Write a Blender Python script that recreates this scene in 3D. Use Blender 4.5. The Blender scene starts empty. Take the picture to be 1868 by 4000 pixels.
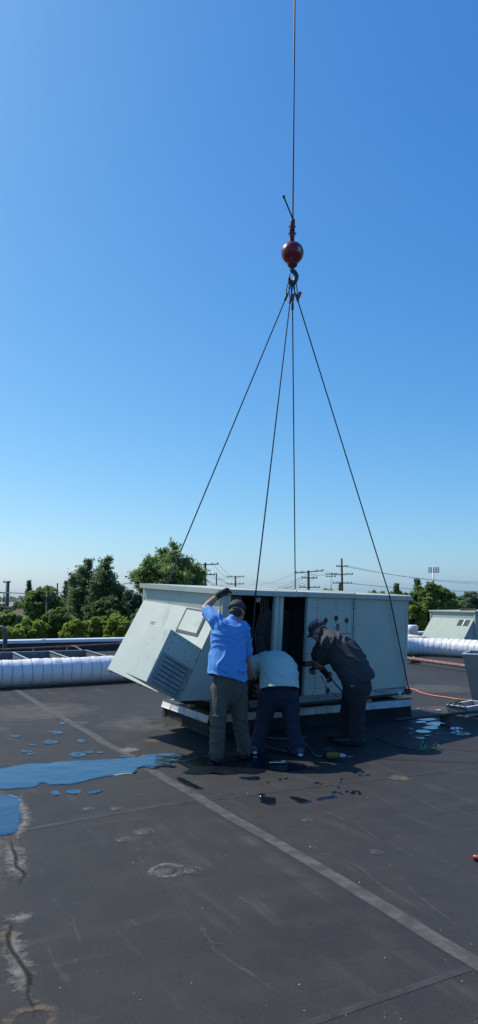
import bpy, bmesh, math, random
import numpy as np
from mathutils import Vector, Matrix, noise as mnoise

random.seed(7); RNG = np.random.default_rng(11)
SC = bpy.context.scene
COL = SC.collection
rad = math.radians

# ------------------------------------------------------------------ camera
F, HCAM, CX, CY, HOR = 2800.0, 1.6, 934.0, 2000.0, 2335.0      # focal length / centre in pixels of the 1868x4000 photo
PITCH = math.atan((HOR - CY) / F)
cam_d = bpy.data.cameras.new('camera'); cam = bpy.data.objects.new('camera', cam_d); COL.objects.link(cam)
cam_d.sensor_fit = 'VERTICAL'; cam_d.sensor_height = 36.0; cam_d.lens = F * 36.0 / 4000.0
cam_d.clip_start = 0.05; cam_d.clip_end = 6000
cam.location = (0, 0, HCAM); cam.rotation_euler = (rad(90) + PITCH, 0, 0)
SC.camera = cam

# ------------------------------------------------------------------ sky, sun, exposure
SUN_AZ, SUN_EL = 57.0, 49.5            # degrees left of the view direction (+Y), degrees up
w = bpy.data.worlds.new('World'); SC.world = w; w.use_nodes = True
nt = w.node_tree; bg = nt.nodes['Background']
sky = nt.nodes.new('ShaderNodeTexSky'); sky.sky_type = 'NISHITA'; sky.sun_disc = False
sky.sun_elevation = rad(SUN_EL); sky.sun_rotation = rad(-SUN_AZ)
sky.altitude = 200; sky.air_density = 1.0; sky.dust_density = 1.0; sky.ozone_density = 1.0
# camera-like colour response of the whole sky (one curve per channel, the same in every direction)
SKY_K = 0.1; SKY_GAIN = 1.0
sep = nt.nodes.new('ShaderNodeSeparateColor'); cmb = nt.nodes.new('ShaderNodeCombineColor'); nt.links.new(sky.outputs[0], sep.inputs[0])
for i_, (g_, k_) in enumerate(((1.39, .96), (.96, 1.065), (.61, 1.19))):
    p_ = nt.nodes.new('ShaderNodeMath'); p_.operation = 'POWER'; p_.inputs[1].default_value = g_; nt.links.new(sep.outputs[i_], p_.inputs[0])
    q_ = nt.nodes.new('ShaderNodeMath'); q_.operation = 'MULTIPLY'; q_.inputs[1].default_value = SKY_GAIN * k_ * SKY_K ** g_ / SKY_K; nt.links.new(p_.outputs[0], q_.inputs[0]); nt.links.new(q_.outputs[0], cmb.inputs[i_])
nt.links.new(cmb.outputs[0], bg.inputs[0]); bg.inputs[1].default_value = SKY_K
sd = bpy.data.lights.new('sun', 'SUN'); sun = bpy.data.objects.new('sun', sd); COL.objects.link(sun)
sd.energy = 5.0; sd.angle = rad(0.53); sd.color = (1.0, 0.94, 0.83)
svec = Vector((-math.sin(rad(SUN_AZ)) * math.cos(rad(SUN_EL)), math.cos(rad(SUN_AZ)) * math.cos(rad(SUN_EL)), math.sin(rad(SUN_EL))))
sun.rotation_euler = svec.to_track_quat('Z', 'Y').to_euler(); sun.location = (-20, 10, 30)
SC.view_settings.view_transform = 'Standard'; SC.view_settings.look = 'None'
SC.view_settings.gamma = 1.0; SC.view_settings.exposure = 0.0
SC.cycles.max_bounces = 6; SC.cycles.transparent_max_bounces = 16
SC.cycles.sample_clamp_indirect = 6.0

# ------------------------------------------------------------------ measuring helpers (photo pixel -> place)
def ray(px, py):
    a = (px - CX) / F; b = -(py - CY) / F
    return Vector((a, math.cos(PITCH) - b * math.sin(PITCH), math.sin(PITCH) + b * math.cos(PITCH)))
def gnd(px, py, z=0.0):
    d = ray(px, py); t = (z - HCAM) / d.z
    return Vector((d.x * t, d.y * t, z))
def at(px, py, Y):
    d = ray(px, py); t = Y / d.y
    return Vector((d.x * t, Y, HCAM + d.z * t))

# ------------------------------------------------------------------ materials
MATS = {}
def mat(name, col, rough=0.6, metal=0.0, var=0.12, scale=6.0, bump=0.0, bscale=40.0, spec=0.5, dirt=None, dscale=2.0, dlo=0.55, dhi=0.7,
        island=0.0, trans=0.0, stretch=None, coords='Object'):
    """procedural principled material: base colour with noise variation, optional dirt colour, bump and leaf translucency"""
    if name in MATS: return MATS[name]
    m = bpy.data.materials.new(name); m.use_nodes = True; MATS[name] = m
    t = m.node_tree; n = t.nodes; l = t.links
    b = n['Principled BSDF']; b.inputs['Roughness'].default_value = rough; b.inputs['Metallic'].default_value = metal
    b.inputs['Specular IOR Level'].default_value = spec
    tc = n.new('ShaderNodeTexCoord'); mp = n.new('ShaderNodeMapping'); l.new(tc.outputs[coords], mp.inputs[0])
    if stretch: mp.inputs['Scale'].default_value = stretch
    no = n.new('ShaderNodeTexNoise'); no.inputs['Scale'].default_value = scale; no.inputs['Detail'].default_value = 8
    l.new(mp.outputs[0], no.inputs['Vector'])
    ra = n.new('ShaderNodeValToRGB'); l.new(no.outputs['Fac'], ra.inputs[0])
    lo = [max(0, c * (1 - var)) for c in col]; hi = [min(1, c * (1 + var)) for c in col]
    ra.color_ramp.elements[0].position = 0.3; ra.color_ramp.elements[1].position = 0.7
    ra.color_ramp.elements[0].color = (*lo, 1); ra.color_ramp.elements[1].color = (*hi, 1)
    out = ra.outputs[0]
    if dirt:
        n2 = n.new('ShaderNodeTexNoise'); n2.inputs['Scale'].default_value = dscale; n2.inputs['Detail'].default_value = 10; n2.inputs['Roughness'].default_value = 0.65
        l.new(mp.outputs[0], n2.inputs['Vector'])
        r2 = n.new('ShaderNodeMapRange'); r2.inputs[1].default_value = dlo; r2.inputs[2].default_value = dhi; l.new(n2.outputs['Fac'], r2.inputs[0])
        mx = n.new('ShaderNodeMix'); mx.data_type = 'RGBA'; l.new(r2.outputs[0], mx.inputs[0]); l.new(out, mx.inputs[6]); mx.inputs[7].default_value = (*dirt, 1)
        out = mx.outputs[2]
    if island:
        ge = n.new('ShaderNodeNewGeometry'); hs = n.new('ShaderNodeHueSaturation')
        mr = n.new('ShaderNodeMapRange'); mr.inputs[3].default_value = 1 - island; mr.inputs[4].default_value = 1 + island
        l.new(ge.outputs['Random Per Island'], mr.inputs[0]); l.new(mr.outputs[0], hs.inputs['Value']); l.new(out, hs.inputs['Color']); out = hs.outputs[0]
    l.new(out, b.inputs['Base Color'])
    if bump:
        n3 = n.new('ShaderNodeTexNoise'); n3.inputs['Scale'].default_value = bscale; n3.inputs['Detail'].default_value = 6
        l.new(mp.outputs[0], n3.inputs['Vector'])
        bp = n.new('ShaderNodeBump'); bp.inputs['Strength'].default_value = bump; bp.inputs['Distance'].default_value = 0.02
        l.new(n3.outputs['Fac'], bp.inputs['Height']); l.new(bp.outputs[0], b.inputs['Normal'])
    if trans:
        tr = n.new('ShaderNodeBsdfTranslucent'); l.new(out, tr.inputs[0]); ms = n.new('ShaderNodeMixShader'); ms.inputs[0].default_value = trans
        l.new(b.outputs[0], ms.inputs[1]); l.new(tr.outputs[0], ms.inputs[2]); l.new(ms.outputs[0], n['Material Output'].inputs[0])
    return m

def decal_mat(name, col, thr=(0.35, 0.65), scale=9.0, maxa=0.8, rough=0.8):
    """stain lying on the roof: noise-broken, fading out to its rim (vertex attribute fade)"""
    m = bpy.data.materials.new(name); m.use_nodes = True; t = m.node_tree; n = t.nodes; l = t.links
    b = n['Principled BSDF']; b.inputs['Base Color'].default_value = (*col, 1); b.inputs['Roughness'].default_value = rough; b.inputs['Specular IOR Level'].default_value = .12
    at_ = n.new('ShaderNodeAttribute'); at_.attribute_name = 'fade'
    tc = n.new('ShaderNodeTexCoord'); no = n.new('ShaderNodeTexNoise'); no.inputs['Scale'].default_value = scale; no.inputs['Detail'].default_value = 10
    no.inputs['Roughness'].default_value = 0.7; l.new(tc.outputs['Object'], no.inputs['Vector'])
    ad = n.new('ShaderNodeMath'); ad.operation = 'MULTIPLY_ADD'; ad.inputs[1].default_value = 0.55; ad.inputs[2].default_value = -0.27
    l.new(at_.outputs['Fac'], ad.inputs[0])
    a2 = n.new('ShaderNodeMath'); a2.operation = 'ADD'; l.new(ad.outputs[0], a2.inputs[0]); l.new(no.outputs['Fac'], a2.inputs[1])
    mr = n.new('ShaderNodeMapRange'); mr.inputs[1].default_value = thr[0] + .15; mr.inputs[2].default_value = thr[1] + .15; mr.inputs[4].default_value = maxa
    l.new(a2.outputs[0], mr.inputs[0])
    ml = n.new('ShaderNodeMath'); ml.operation = 'MULTIPLY'; l.new(mr.outputs[0], ml.inputs[0])
    sm = n.new('ShaderNodeMapRange'); sm.inputs[2].default_value = 0.3; l.new(at_.outputs['Fac'], sm.inputs[0]); l.new(sm.outputs[0], ml.inputs[1])
    l.new(ml.outputs[0], b.inputs['Alpha'])
    return m

def roof_mat():
    m = bpy.data.materials.new('roof_membrane'); m.use_nodes = True; t = m.node_tree; n = t.nodes; l = t.links
    b = n['Principled BSDF']
    tc = n.new('ShaderNodeTexCoord'); mp = n.new('ShaderNodeMapping'); mp.inputs['Rotation'].default_value = (0, 0, rad(-27)); l.new(tc.outputs['Object'], mp.inputs[0])
    def noi(scale, det, rough=.6, vec=None, st=None):
        x = n.new('ShaderNodeTexNoise'); x.inputs['Scale'].default_value = scale; x.inputs['Detail'].default_value = det; x.inputs['Roughness'].default_value = rough
        if st:
            q = n.new('ShaderNodeMapping'); q.inputs['Scale'].default_value = st; l.new(mp.outputs[0], q.inputs[0]); l.new(q.outputs[0], x.inputs['Vector'])
        else: l.new(mp.outputs[0], x.inputs['Vector'])
        return x
    def rng(src, a, c, lo, hi):
        r = n.new('ShaderNodeMapRange'); r.inputs[1].default_value = a; r.inputs[2].default_value = c; r.inputs[3].default_value = lo; r.inputs[4].default_value = hi
        l.new(src, r.inputs[0]); return r.outputs[0]
    def mix(f, a, bcol):
        x = n.new('ShaderNodeMix'); x.data_type = 'RGBA'
        l.new(f, x.inputs[0])
        if isinstance(a, tuple): x.inputs[6].default_value = (*a, 1)
        else: l.new(a, x.inputs[6])
        x.inputs[7].default_value = (*bcol, 1); return x.outputs[2]
    big = noi(.55, 8, .6); mid = noi(3.5, 10, .7); fine = noi(60, 6, .7)
    st1 = noi(1.0, 6, .65, st=(5.5, .35, 1)); st2 = noi(1.0, 8, .7, st=(.5, 6.0, 1)); brk = noi(2.2, 6, .6)
    c = mix(rng(big.outputs['Fac'], .3, .7, 0, 1), (.034, .0330, .0330), (.047, .0458, .0455))
    c = mix(rng(mid.outputs['Fac'], .45, .75, 0, .55), c, (.062, .0600, .058))
    c = mix(rng(fine.outputs['Fac'], .45, .8, 0, .35), c, (.078, .0755, .073))
    s = n.new('ShaderNodeMath'); s.operation = 'MULTIPLY'; l.new(rng(st1.outputs['Fac'], .54, .70, 0, .6), s.inputs[0]); l.new(rng(brk.outputs['Fac'], .42, .62, 0, 1), s.inputs[1])
    c = mix(s.outputs[0], c, (.095, .09, .083))
    s2 = n.new('ShaderNodeMath'); s2.operation = 'MULTIPLY'; l.new(rng(st2.outputs['Fac'], .55, .72, 0, .5), s2.inputs[0]); l.new(rng(brk.outputs['Fac'], .40, .60, 1, 0), s2.inputs[1])
    c = mix(s2.outputs[0], c, (.085, .08, .075))
    # thin pale scratches and dust specks
    vo = n.new('ShaderNodeTexVoronoi'); vo.inputs['Scale'].default_value = 7; l.new(mp.outputs[0], vo.inputs['Vector'])
    c = mix(rng(vo.outputs['Distance'], .035, .02, 0, .6), c, (.30, .29, .27))
    l.new(c, b.inputs['Base Color'])
    l.new(rng(mid.outputs['Fac'], .3, .7, .50, .68), b.inputs['Roughness'])
    b.inputs['Specular IOR Level'].default_value = 0.07
    bp = n.new('ShaderNodeBump'); bp.inputs['Strength'].default_value = .35; bp.inputs['Distance'].default_value = .01
    ad = n.new('ShaderNodeMath'); ad.operation = 'ADD'; l.new(fine.outputs['Fac'], ad.inputs[0]); l.new(big.outputs['Fac'], ad.inputs[1]); l.new(ad.outputs[0], bp.inputs['Height'])
    l.new(bp.outputs[0], b.inputs['Normal'])
    return m

def water_mat():
    m = bpy.data.materials.new('puddle_water'); m.use_nodes = True; t = m.node_tree; n = t.nodes; l = t.links
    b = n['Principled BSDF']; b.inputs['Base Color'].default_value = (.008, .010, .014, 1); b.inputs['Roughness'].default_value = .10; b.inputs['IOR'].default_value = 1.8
    b.inputs['Specular IOR Level'].default_value = .95; b.inputs['Specular Tint'].default_value = (.28, .76, 1, 1)  # blue tint puts a deeper sky colour into the reflection
    tc = n.new('ShaderNodeTexCoord'); no = n.new('ShaderNodeTexNoise'); no.inputs['Scale'].default_value = 3.0; no.inputs['Detail'].default_value = 3; l.new(tc.outputs['Object'], no.inputs['Vector'])
    bp = n.new('ShaderNodeBump'); bp.inputs['Strength'].default_value = .6; bp.inputs['Distance'].default_value = .012; l.new(no.outputs['Fac'], bp.inputs['Height']); l.new(bp.outputs[0], b.inputs['Normal'])
    at_ = n.new('ShaderNodeAttribute'); at_.attribute_name = 'fade'; n2 = n.new('ShaderNodeTexNoise'); n2.inputs['Scale'].default_value = 16; n2.inputs['Detail'].default_value = 9; n2.inputs['Roughness'].default_value = .65; l.new(tc.outputs['Object'], n2.inputs['Vector'])
    ad = n.new('ShaderNodeMath'); ad.operation = 'ADD'; l.new(at_.outputs['Fac'], ad.inputs[0]); l.new(n2.outputs['Fac'], ad.inputs[1])
    mr = n.new('ShaderNodeMapRange'); mr.inputs[1].default_value = .85; mr.inputs[2].default_value = 1.15; l.new(ad.outputs[0], mr.inputs[0]); l.new(mr.outputs[0], b.inputs['Alpha'])   # water thins out at its rim
    return m

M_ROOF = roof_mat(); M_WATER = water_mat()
LOUV = mat('louvre_metal', (.27, .29, .30), .5, .2, .12, 8)
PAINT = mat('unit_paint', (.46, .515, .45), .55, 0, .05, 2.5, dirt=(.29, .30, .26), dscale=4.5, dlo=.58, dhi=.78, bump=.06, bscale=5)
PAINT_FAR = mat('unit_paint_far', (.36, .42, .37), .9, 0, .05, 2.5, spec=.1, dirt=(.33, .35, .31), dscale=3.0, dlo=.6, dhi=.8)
LIDP = mat('lid_paint', (.50, .53, .47), .5, 0, .08, 3, dirt=(.36, .24, .17), dscale=1.6, dlo=.60, dhi=.75)
GALV = mat('galvanised_steel', (.40, .42, .44), .42, .7, .15, 12, dirt=(.18, .17, .16), dlo=.58, dhi=.75)
GALV_DULL = mat('dull_galvanised', (.20, .215, .22), .55, .3, .2, 6, dirt=(.11, .09, .07), dlo=.55, dhi=.75)
WHITE_METAL = mat('white_metal', (.62, .65, .68), .45, 0, .08, 5, dirt=(.34, .31, .27), dscale=4, dlo=.60, dhi=.75)
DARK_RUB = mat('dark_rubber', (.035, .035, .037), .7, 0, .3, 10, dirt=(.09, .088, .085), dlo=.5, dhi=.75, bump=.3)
BLACK = mat('black_plastic', (.018, .018, .02), .5, 0, .25, 10)
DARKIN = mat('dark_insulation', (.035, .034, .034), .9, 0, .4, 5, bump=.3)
GASKET = mat('dark_gasket', (.05, .065, .065), .7, 0, .2, 10)
STEELDK = mat('dark_steel', (.07, .072, .075), .5, .5, .25, 12)
ROPE = mat('wire_rope', (.035, .042, .048), .55, .4, .35, 60)
RED = mat('red_paint', (.21, .010, .018), .32, 0, .2, 9, dirt=(.10, .02, .018), dscale=8, dlo=.52, dhi=.68, bump=.08, bscale=12)
RUST = mat('rusty_pipe', (.20, .10, .075), .75, 0, .3, 14, dirt=(.33, .22, .17), dscale=7, dlo=.5, dhi=.7, bump=.2)
PARWALL = mat('parapet_membrane', (.03, .03, .033), .7, 0, .25, 4)
CAPMET = mat('parapet_cap', (.62, .68, .76), .35, 0, .05, 3, dirt=(.4, .42, .45), dlo=.62, dhi=.8)
FABRIC = mat('duct_fabric', (.76, .76, .78), .5, 0, .04, 8, dirt=(.45, .44, .43), dscale=2.5, dlo=.60, dhi=.82, bump=.25, bscale=10)
BANDM = mat('duct_band', (.30, .33, .40), .6, 0, .1, 10)
WOOD = mat('raw_timber', (.42, .31, .18), .8, 0, .2, 8, stretch=(1, 6, 1))
POLEW = mat('pole_wood', (.075, .062, .052), .9, 0, .25, 3)
ORANGE = mat('orange_cord', (.62, .20, .11), .5, 0, .05, 10)
GREEN = mat('green_wire', (.02, .30, .14), .5, 0, .05, 10)
COPPER = mat('wire_tan', (.28, .20, .12), .6, 0, .1, 10)
YELLOW = mat('tool_yellow', (.13, .09, .015), .5, 0, .1, 10)
SKIN1 = mat('skin_tan', (.40, .205, .13), .5, 0, .08, 20)
SKIN2 = mat('skin_ruddy', (.42, .22, .16), .5, 0, .08, 20)
BARK = mat('bark', (.07, .055, .042), .9, 0, .3, 4, bump=.5, bscale=8)

# ------------------------------------------------------------------ mesh helpers
def link(o, parent=None):
    COL.objects.link(o)
    if parent is not None: o.parent = parent
    return o
def obj(name, verts, faces, m, parent=None, smooth=False):
    me = bpy.data.meshes.new(name); me.from_pydata([tuple(v) for v in verts], [], faces); me.materials.append(m); me.update()
    if smooth: me.polygons.foreach_set('use_smooth', [True] * len(me.polygons))
    return link(bpy.data.objects.new(name, me), parent)
def empty(name, loc=(0, 0, 0), rz=0.0):
    o = bpy.data.objects.new(name, None); o.location = loc; o.rotation_euler = (0, 0, rz); o.empty_display_size = .1; return link(o)
def tag(o, label, cat, group=None):
    o['label'] = label; o['category'] = cat
    if group: o['group'] = group
    return o
def struct(o): o['kind'] = 'structure'; return o
class MB:
    """collects closed shapes; build() links them as one mesh object"""
    def __init__(s): s.v = []; s.f = []
    def add(s, v, f):
        k = len(s.v); s.v += [Vector(x) for x in v]; s.f += [tuple(i + k for i in q) for q in f]; return s
    def box(s, a, b, M=None):
        x0, y0, z0 = a; x1, y1, z1 = b
        v = [(x0, y0, z0), (x1, y0, z0), (x1, y1, z0), (x0, y1, z0), (x0, y0, z1), (x1, y0, z1), (x1, y1, z1), (x0, y1, z1)]
        if M is not None: v = [M @ Vector(p) for p in v]
        return s.add(v, [(0, 3, 2, 1), (4, 5, 6, 7), (0, 1, 5, 4), (1, 2, 6, 5), (2, 3, 7, 6), (3, 0, 4, 7)])
    def prism(s, pts, d):
        """closed polygon pts (Vectors) extruded by vector d"""
        n = len(pts); pts = [Vector(p) for p in pts]; d = Vector(d)
        return s.add(pts + [p + d for p in pts], [tuple(range(n))[::-1], tuple(range(n, 2 * n))] + [(i, (i + 1) % n, n + (i + 1) % n, n + i) for i in range(n)])
    def tube(s, pts, r, n=8, cap=True):
        pts = [Vector(p) for p in pts]; rs = r if isinstance(r, (list, tuple)) else [r] * len(pts)
        k = len(pts); V = []; up = None
        for i, p in enumerate(pts):
            t = (pts[min(i + 1, k - 1)] - pts[max(i - 1, 0)]).normalized()
            if up is None:
                up = t.orthogonal().normalized()
            a = (up - t * up.dot(t))
            a = a.normalized() if a.length > 1e-6 else t.orthogonal().normalized()
            up = a; b = t.cross(a)
            for j in range(n):
                an = 2 * math.pi * j / n; V.append(p + a * math.cos(an) * rs[i] + b * math.sin(an) * rs[i])
        Fs = [(i * n + j, i * n + (j + 1) % n, (i + 1) * n + (j + 1) % n, (i + 1) * n + j) for i in range(k - 1) for j in range(n)]
        if cap: Fs += [tuple(range(n))[::-1], tuple(range((k - 1) * n, k * n))]
        return s.add(V, Fs)
    def lathe(s, prof, c=(0, 0, 0), n=24, M=None):
        V = []; c = Vector(c)
        for r, z in prof:
            for j in range(n):
                an = 2 * math.pi * j / n; p = Vector((r * math.cos(an), r * math.sin(an), z)); V.append((M @ p if M else p) + c)
        k = len(prof)
        Fs = [(i * n + j, i * n + (j + 1) % n, (i + 1) * n + (j + 1) % n, (i + 1) * n + j) for i in range(k - 1) for j in range(n)]
        Fs += [tuple(range(n))[::-1], tuple(range((k - 1) * n, k * n))]
        return s.add(V, Fs)
    def build(s, name, m, parent=None, smooth=False, bevel=0.0):
        o = obj(name, s.v, s.f, m, parent, smooth)
        if bevel:
            bm = bmesh.new(); bm.from_mesh(o.data); bmesh.ops.bevel(bm, geom=bm.edges[:], offset=bevel, segments=1, affect='EDGES', profile=.5, clamp_overlap=True)
            bm.to_mesh(o.data); bm.free()
        return o
def bx(name, a, b, m, parent=None, bevel=0.0): return MB().box(a, b).build(name, m, parent, bevel=bevel)
def copy_of(o, parent=None):
    c = o.copy(); c.parent = parent if parent is not None else o.parent; COL.objects.link(c); return c
def smoothstep(x): x = max(0, min(1, x)); return x * x * (3 - 2 * x)
def catmull(P, k=8):
    P = [Vector(p) for p in P]; out = []
    for i in range(len(P) - 1):
        a, b, c, d = P[max(i - 1, 0)], P[i], P[i + 1], P[min(i + 2, len(P) - 1)]
        for j in range(k):
            t = j / k; out.append(.5 * ((2 * b) + (c - a) * t + (2 * a - 5 * b + 4 * c - d) * t * t + (3 * b - a - 3 * c + d) * t ** 3))
    out.append(P[-1]); return out

# ================================================================== SETTING
GZ = -5.2                                                       # street level below the roof
grass = mat('ground_cover', (.055, .075, .03), .95, 0, .35, .05, dirt=(.11, .10, .085), dscale=.02, dlo=.5, dhi=.6)
struct(obj('ground', [(-3000, -600, GZ), (3000, -600, GZ), (3000, 5000, GZ), (-3000, 5000, GZ)], [(0, 1, 2, 3)], grass))

PH = .36                                                        # parapet height
pA = gnd(0, 2500, PH); pB = gnd(480, 2491, PH); e = (pB - pA).normalized(); e.z = 0; e.normalize()
def on_line(p, d, X): return p + d * ((X - p.x) / d.x)
L0 = on_line(pA, e, -26.0); L1 = on_line(pA, e, 2.2)
e2 = Vector((math.cos(rad(27)), math.sin(rad(27)), 0))
R0 = Vector((2.2, 24.6, 0)); R1 = R0 + e2 * 30
brick_wall = mat('building_brick', (.25, .13, .09), .9, 0, .2, 6)
outline = [(-26, -14), (R1.x, -14), (R1.x, R1.y), (R0.x, R0.y), (L1.x, L1.y), (L0.x, L0.y)]
rv = [(x, y, 0) for x, y in outline] + [(x, y, GZ) for x, y in outline]
ro = obj('roof', rv, [(0, 1, 2, 3, 4, 5)] + [(i, i + 6, (i + 1) % 6 + 6, (i + 1) % 6) for i in range(6)], M_ROOF)
ro.data.materials.append(brick_wall)
for p in ro.data.polygons:
    if p.index > 0: p.material_index = 1
struct(ro)

def parapet(P, Q, label, seg=3.05):
    d = (Q - P); d.z = 0; Lh = d.length; d.normalize(); ang = math.atan2(d.y, d.x)
    r = empty('parapet_wall', (P.x, P.y, 0), ang); tag(r, label, 'wall')
    bx('wall', (0, -.26, -.02), (Lh, -.01, PH - .03), PARWALL, r)
    k = int(math.ceil(Lh / seg))
    for i in range(k):
        a = i * seg; b = min(Lh, (i + 1) * seg) - .006
        m = MB(); dz = random.uniform(-.004, .004)
        prof = [(-.30, PH - .09), (-.285, PH - .09), (-.285, PH - .02), (.02, PH - .02), (.02, PH - .09), (.035, PH - .09), (.035, PH + .012), (-.30, PH - .005)]
        m.prism([(a, y, z + dz) for y, z in prof], (b - a, 0, 0)).build('cap_section', CAPMET, r)
        bx('joint_cover', (b - .06, -.305, PH - .095), (b + .06, .04, PH + .016 + dz), CAPMET, r)
    return r
parapet(L0, L1, 'low dark roof parapet with pale metal cap in front of the tall hedge')
parapet(R0, R1, 'roof parapet with pale cap behind the far rooftop unit')
# short return between the two parapets
parapet(Vector((L1.x, L1.y + .02, 0)), Vector((R0.x, R0.y - .02, 0)), 'short parapet return joining the two roof parapets')

# ---- seams and patches on the roof membrane (children of the roof)
TAPE = mat('seam_tape', (.080, .077, .074), .7, 0, .25, 9, spec=.1, dirt=(.115, .11, .105), dscale=9, dlo=.5, dhi=.7, bump=.15, bscale=25)
LAP = mat('membrane_lap', (.044, .0415, .040), .62, 0, .3, 8, spec=.16, dirt=(.06, .057, .053), dscale=11, dlo=.52, dhi=.68)
EDGE = mat('seam_edge', (.022, .022, .023), .6, 0, .2, 8)
def ribbon(name, P, wd, z, m, parent, nx=1, fade=False, jit=0.0, kind=None):
    """flat strip on the roof along ground points P"""
    P = [Vector((p[0], p[1], 0)) for p in P]; V = []; Fs = []; fd = []
    for i, p in enumerate(P):
        t = (P[min(i + 1, len(P) - 1)] - P[max(i - 1, 0)]).normalized(); s = Vector((-t.y, t.x, 0))
        ww = wd[i] if isinstance(wd, (list, tuple)) else wd
        for j in range(nx + 1):
            q = j / nx * 2 - 1
            V.append(p + s * (q * ww / 2 + (random.uniform(-jit, jit) if jit else 0)) + Vector((0, 0, z)))
            fd.append((1 - abs(q)) * min(1, 2.2 * min(i, len(P) - 1 - i) / max(1, len(P) - 1) + .15) if fade else 1)
    k = nx + 1
    for i in range(len(P) - 1):
        for j in range(nx): Fs.append((i * k + j, (i + 1) * k + j, (i + 1) * k + j + 1, i * k + j + 1)[::-1])
    o = obj(name, V, Fs, m, parent)
    if fade:
        a = o.data.attributes.new('fade', 'FLOAT', 'POINT'); a.data.foreach_set('value', fd)
    return o
def densify(P, n): return [P[i].lerp(P[i + 1], j / n) for i in range(len(P) - 1) for j in range(n)] + [P[-1]]
def wob(P, a, f=1.0):
    return [p + Vector((mnoise.noise(p * f + Vector((3, 1, 7))) * a, mnoise.noise(p * f + Vector((9, 4, 2))) * a, 0)) for p in P]
sA = gnd(40, 2682); sB = gnd(1868, 3762)
sdir = (sB - sA).normalized(); sB2 = sB + sdir * 4; sA2 = sA - sdir * 3
MBs = MB()
def slab_strip(name, a, b, wd, z0, z1, m):
    d = (b - a).normalized(); s = Vector((-d.y, d.x, 0)) * wd / 2
    return MB().prism([a - s + Vector((0, 0, z0)), b - s + Vector((0, 0, z0)), b + s + Vector((0, 0, z0)), a + s + Vector((0, 0, z0))][::-1], (0, 0, z1 - z0)).build(name, m, ro)
ribbon('cover_strip', wob(densify([sA2, sB2], 60), .03, 1.3), .095, .0028, TAPE, ro)
sn = Vector((-sdir.y, sdir.x, 0))
ribbon('seam_edge', wob(densify([sA2 + sn * -.054, sB2 + sn * -.054], 60), .03, 1.3), .014, .0014, EDGE, ro)
LAPN = [0]
def lap(p, q, wd=.09, m=LAP, ext=.6):
    LAPN[0] += 1
    p = gnd(*p); q = gnd(*q); d = (q - p) * ext * .3
    ribbon('membrane_lap', wob(densify([p - d, q + d], 24), .02, 1.0), wd * .6, .0010 + .00022 * LAPN[0], m, ro)
lap((110, 3238), (800, 3118), .10)
lap((1270, 3975), (1868, 3768), .07)
lap((0, 2838), (560, 2806), .12)
lap((760, 3135), (1120, 3088), .05); lap((1120, 3088), (1868, 2998), .05)
RINGST = decal_mat('ring_residue', (.20, .19, .17), (.46, .80), 26, .6)
CHALK = decal_mat('chalky_residue', (.14, .135, .128), (.40, .76), 14, .42)
CHALK2 = decal_mat('chalky_rim', (.24, .23, .21), (.40, .66), 18, .7)
MUD = decal_mat('wet_silt', (.020, .018, .016), (.30, .58), 18, .75, .85)
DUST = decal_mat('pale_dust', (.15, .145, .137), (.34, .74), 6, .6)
TANST = decal_mat('tan_silt', (.20, .16, .115), (.44, .72), 14, .6)
WETD = decal_mat('damp_dark', (.014, .014, .015), (.28, .45), 10, .9, .25)
def chalk_line(P, wd, m=CHALK, n=10, wa=.05):
    P = wob(densify([gnd(*p) for p in P], n), wa, 3.0); ribbon('chalk_stain', P, wd, .0036, m, ro, 4, True)
# pale lines left by dried water, running along the membrane
for P in ([(240, 3540), (290, 3640), (380, 3770)], [(145, 3600), (250, 3800), (330, 3960)], [(670, 3470), (790, 3620), (850, 3690), (930, 3670)],
          [(700, 3500), (860, 3720), (1000, 3830), (1180, 3990)], [(560, 3250), (640, 3360)], [(1090, 3220), (1250, 3330), (1370, 3370)],
          [(1220, 3150), (1390, 3230)], [(1320, 3180), (1560, 3330)], [(1440, 3250), (1680, 3390)], [(1540, 3080), (1868, 3230)],
          [(1500, 3360), (1700, 3560), (1868, 3670)], [(1180, 3280), (1440, 3420), (1700, 3600)], [(590, 3400), (520, 3330)], [(1400, 3060), (1660, 3230)],
          [(480, 3570), (560, 3640)], [(900, 3480), (1000, 3560)], [(1620, 3040), (1868, 3090)], [(480, 3110), (600, 3100)], [(80, 3140), (160, 3150)]):
    chalk_line(P, random.uniform(.05, .10), wa=.035)
# silty streak on the left with pale rim
silt = [(-30, 3250), (30, 3280), (52, 3330), (70, 3400), (88, 3450), (105, 3500)]
ribbon('silt_rim', wob(densify([gnd(*p) for p in silt], 10), .05, 3), .34, .0034, CHALK2, ro, 6, True)
ribbon('silt_stain', wob(densify([gnd(*p) for p in silt], 10), .06, 5), [.10] * 15 + [.06] * 20 + [.04] * 16, .0046, MUD, ro, 4, True)
silt2 = [(-60, 3530), (20, 3610), (50, 3680), (90, 3800), (130, 3930), (160, 4060)]
ribbon('silt_rim', wob(densify([gnd(*p) for p in silt2], 10), .05, 3), .26, .0034, CHALK2, ro, 6, True)
ribbon('silt_stain', wob(densify([gnd(*p) for p in silt2], 10), .05, 5), .055, .0046, MUD, ro, 4, True)
ribbon('silt_rim', wob(densify([gnd(*p) for p in [(-40, 3610), (60, 3590), (160, 3570)]], 8), .04, 3), .30, .0040, CHALK2, ro, 6, True)
ribbon('silt_rim', wob(densify([gnd(*p) for p in [(60, 3000), (85, 3110), (95, 3200), (70, 3280), (-40, 3300)]], 10), .05, 3), .22, .0040, CHALK2, ro, 6, True)
ribbon('silt_rim', wob(densify([gnd(*p) for p in [(-30, 3120), (-10, 3260), (-40, 3450), (-10, 3700)]], 10), .05, 3), .5, .0032, DUST, ro, 6, True)
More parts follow.
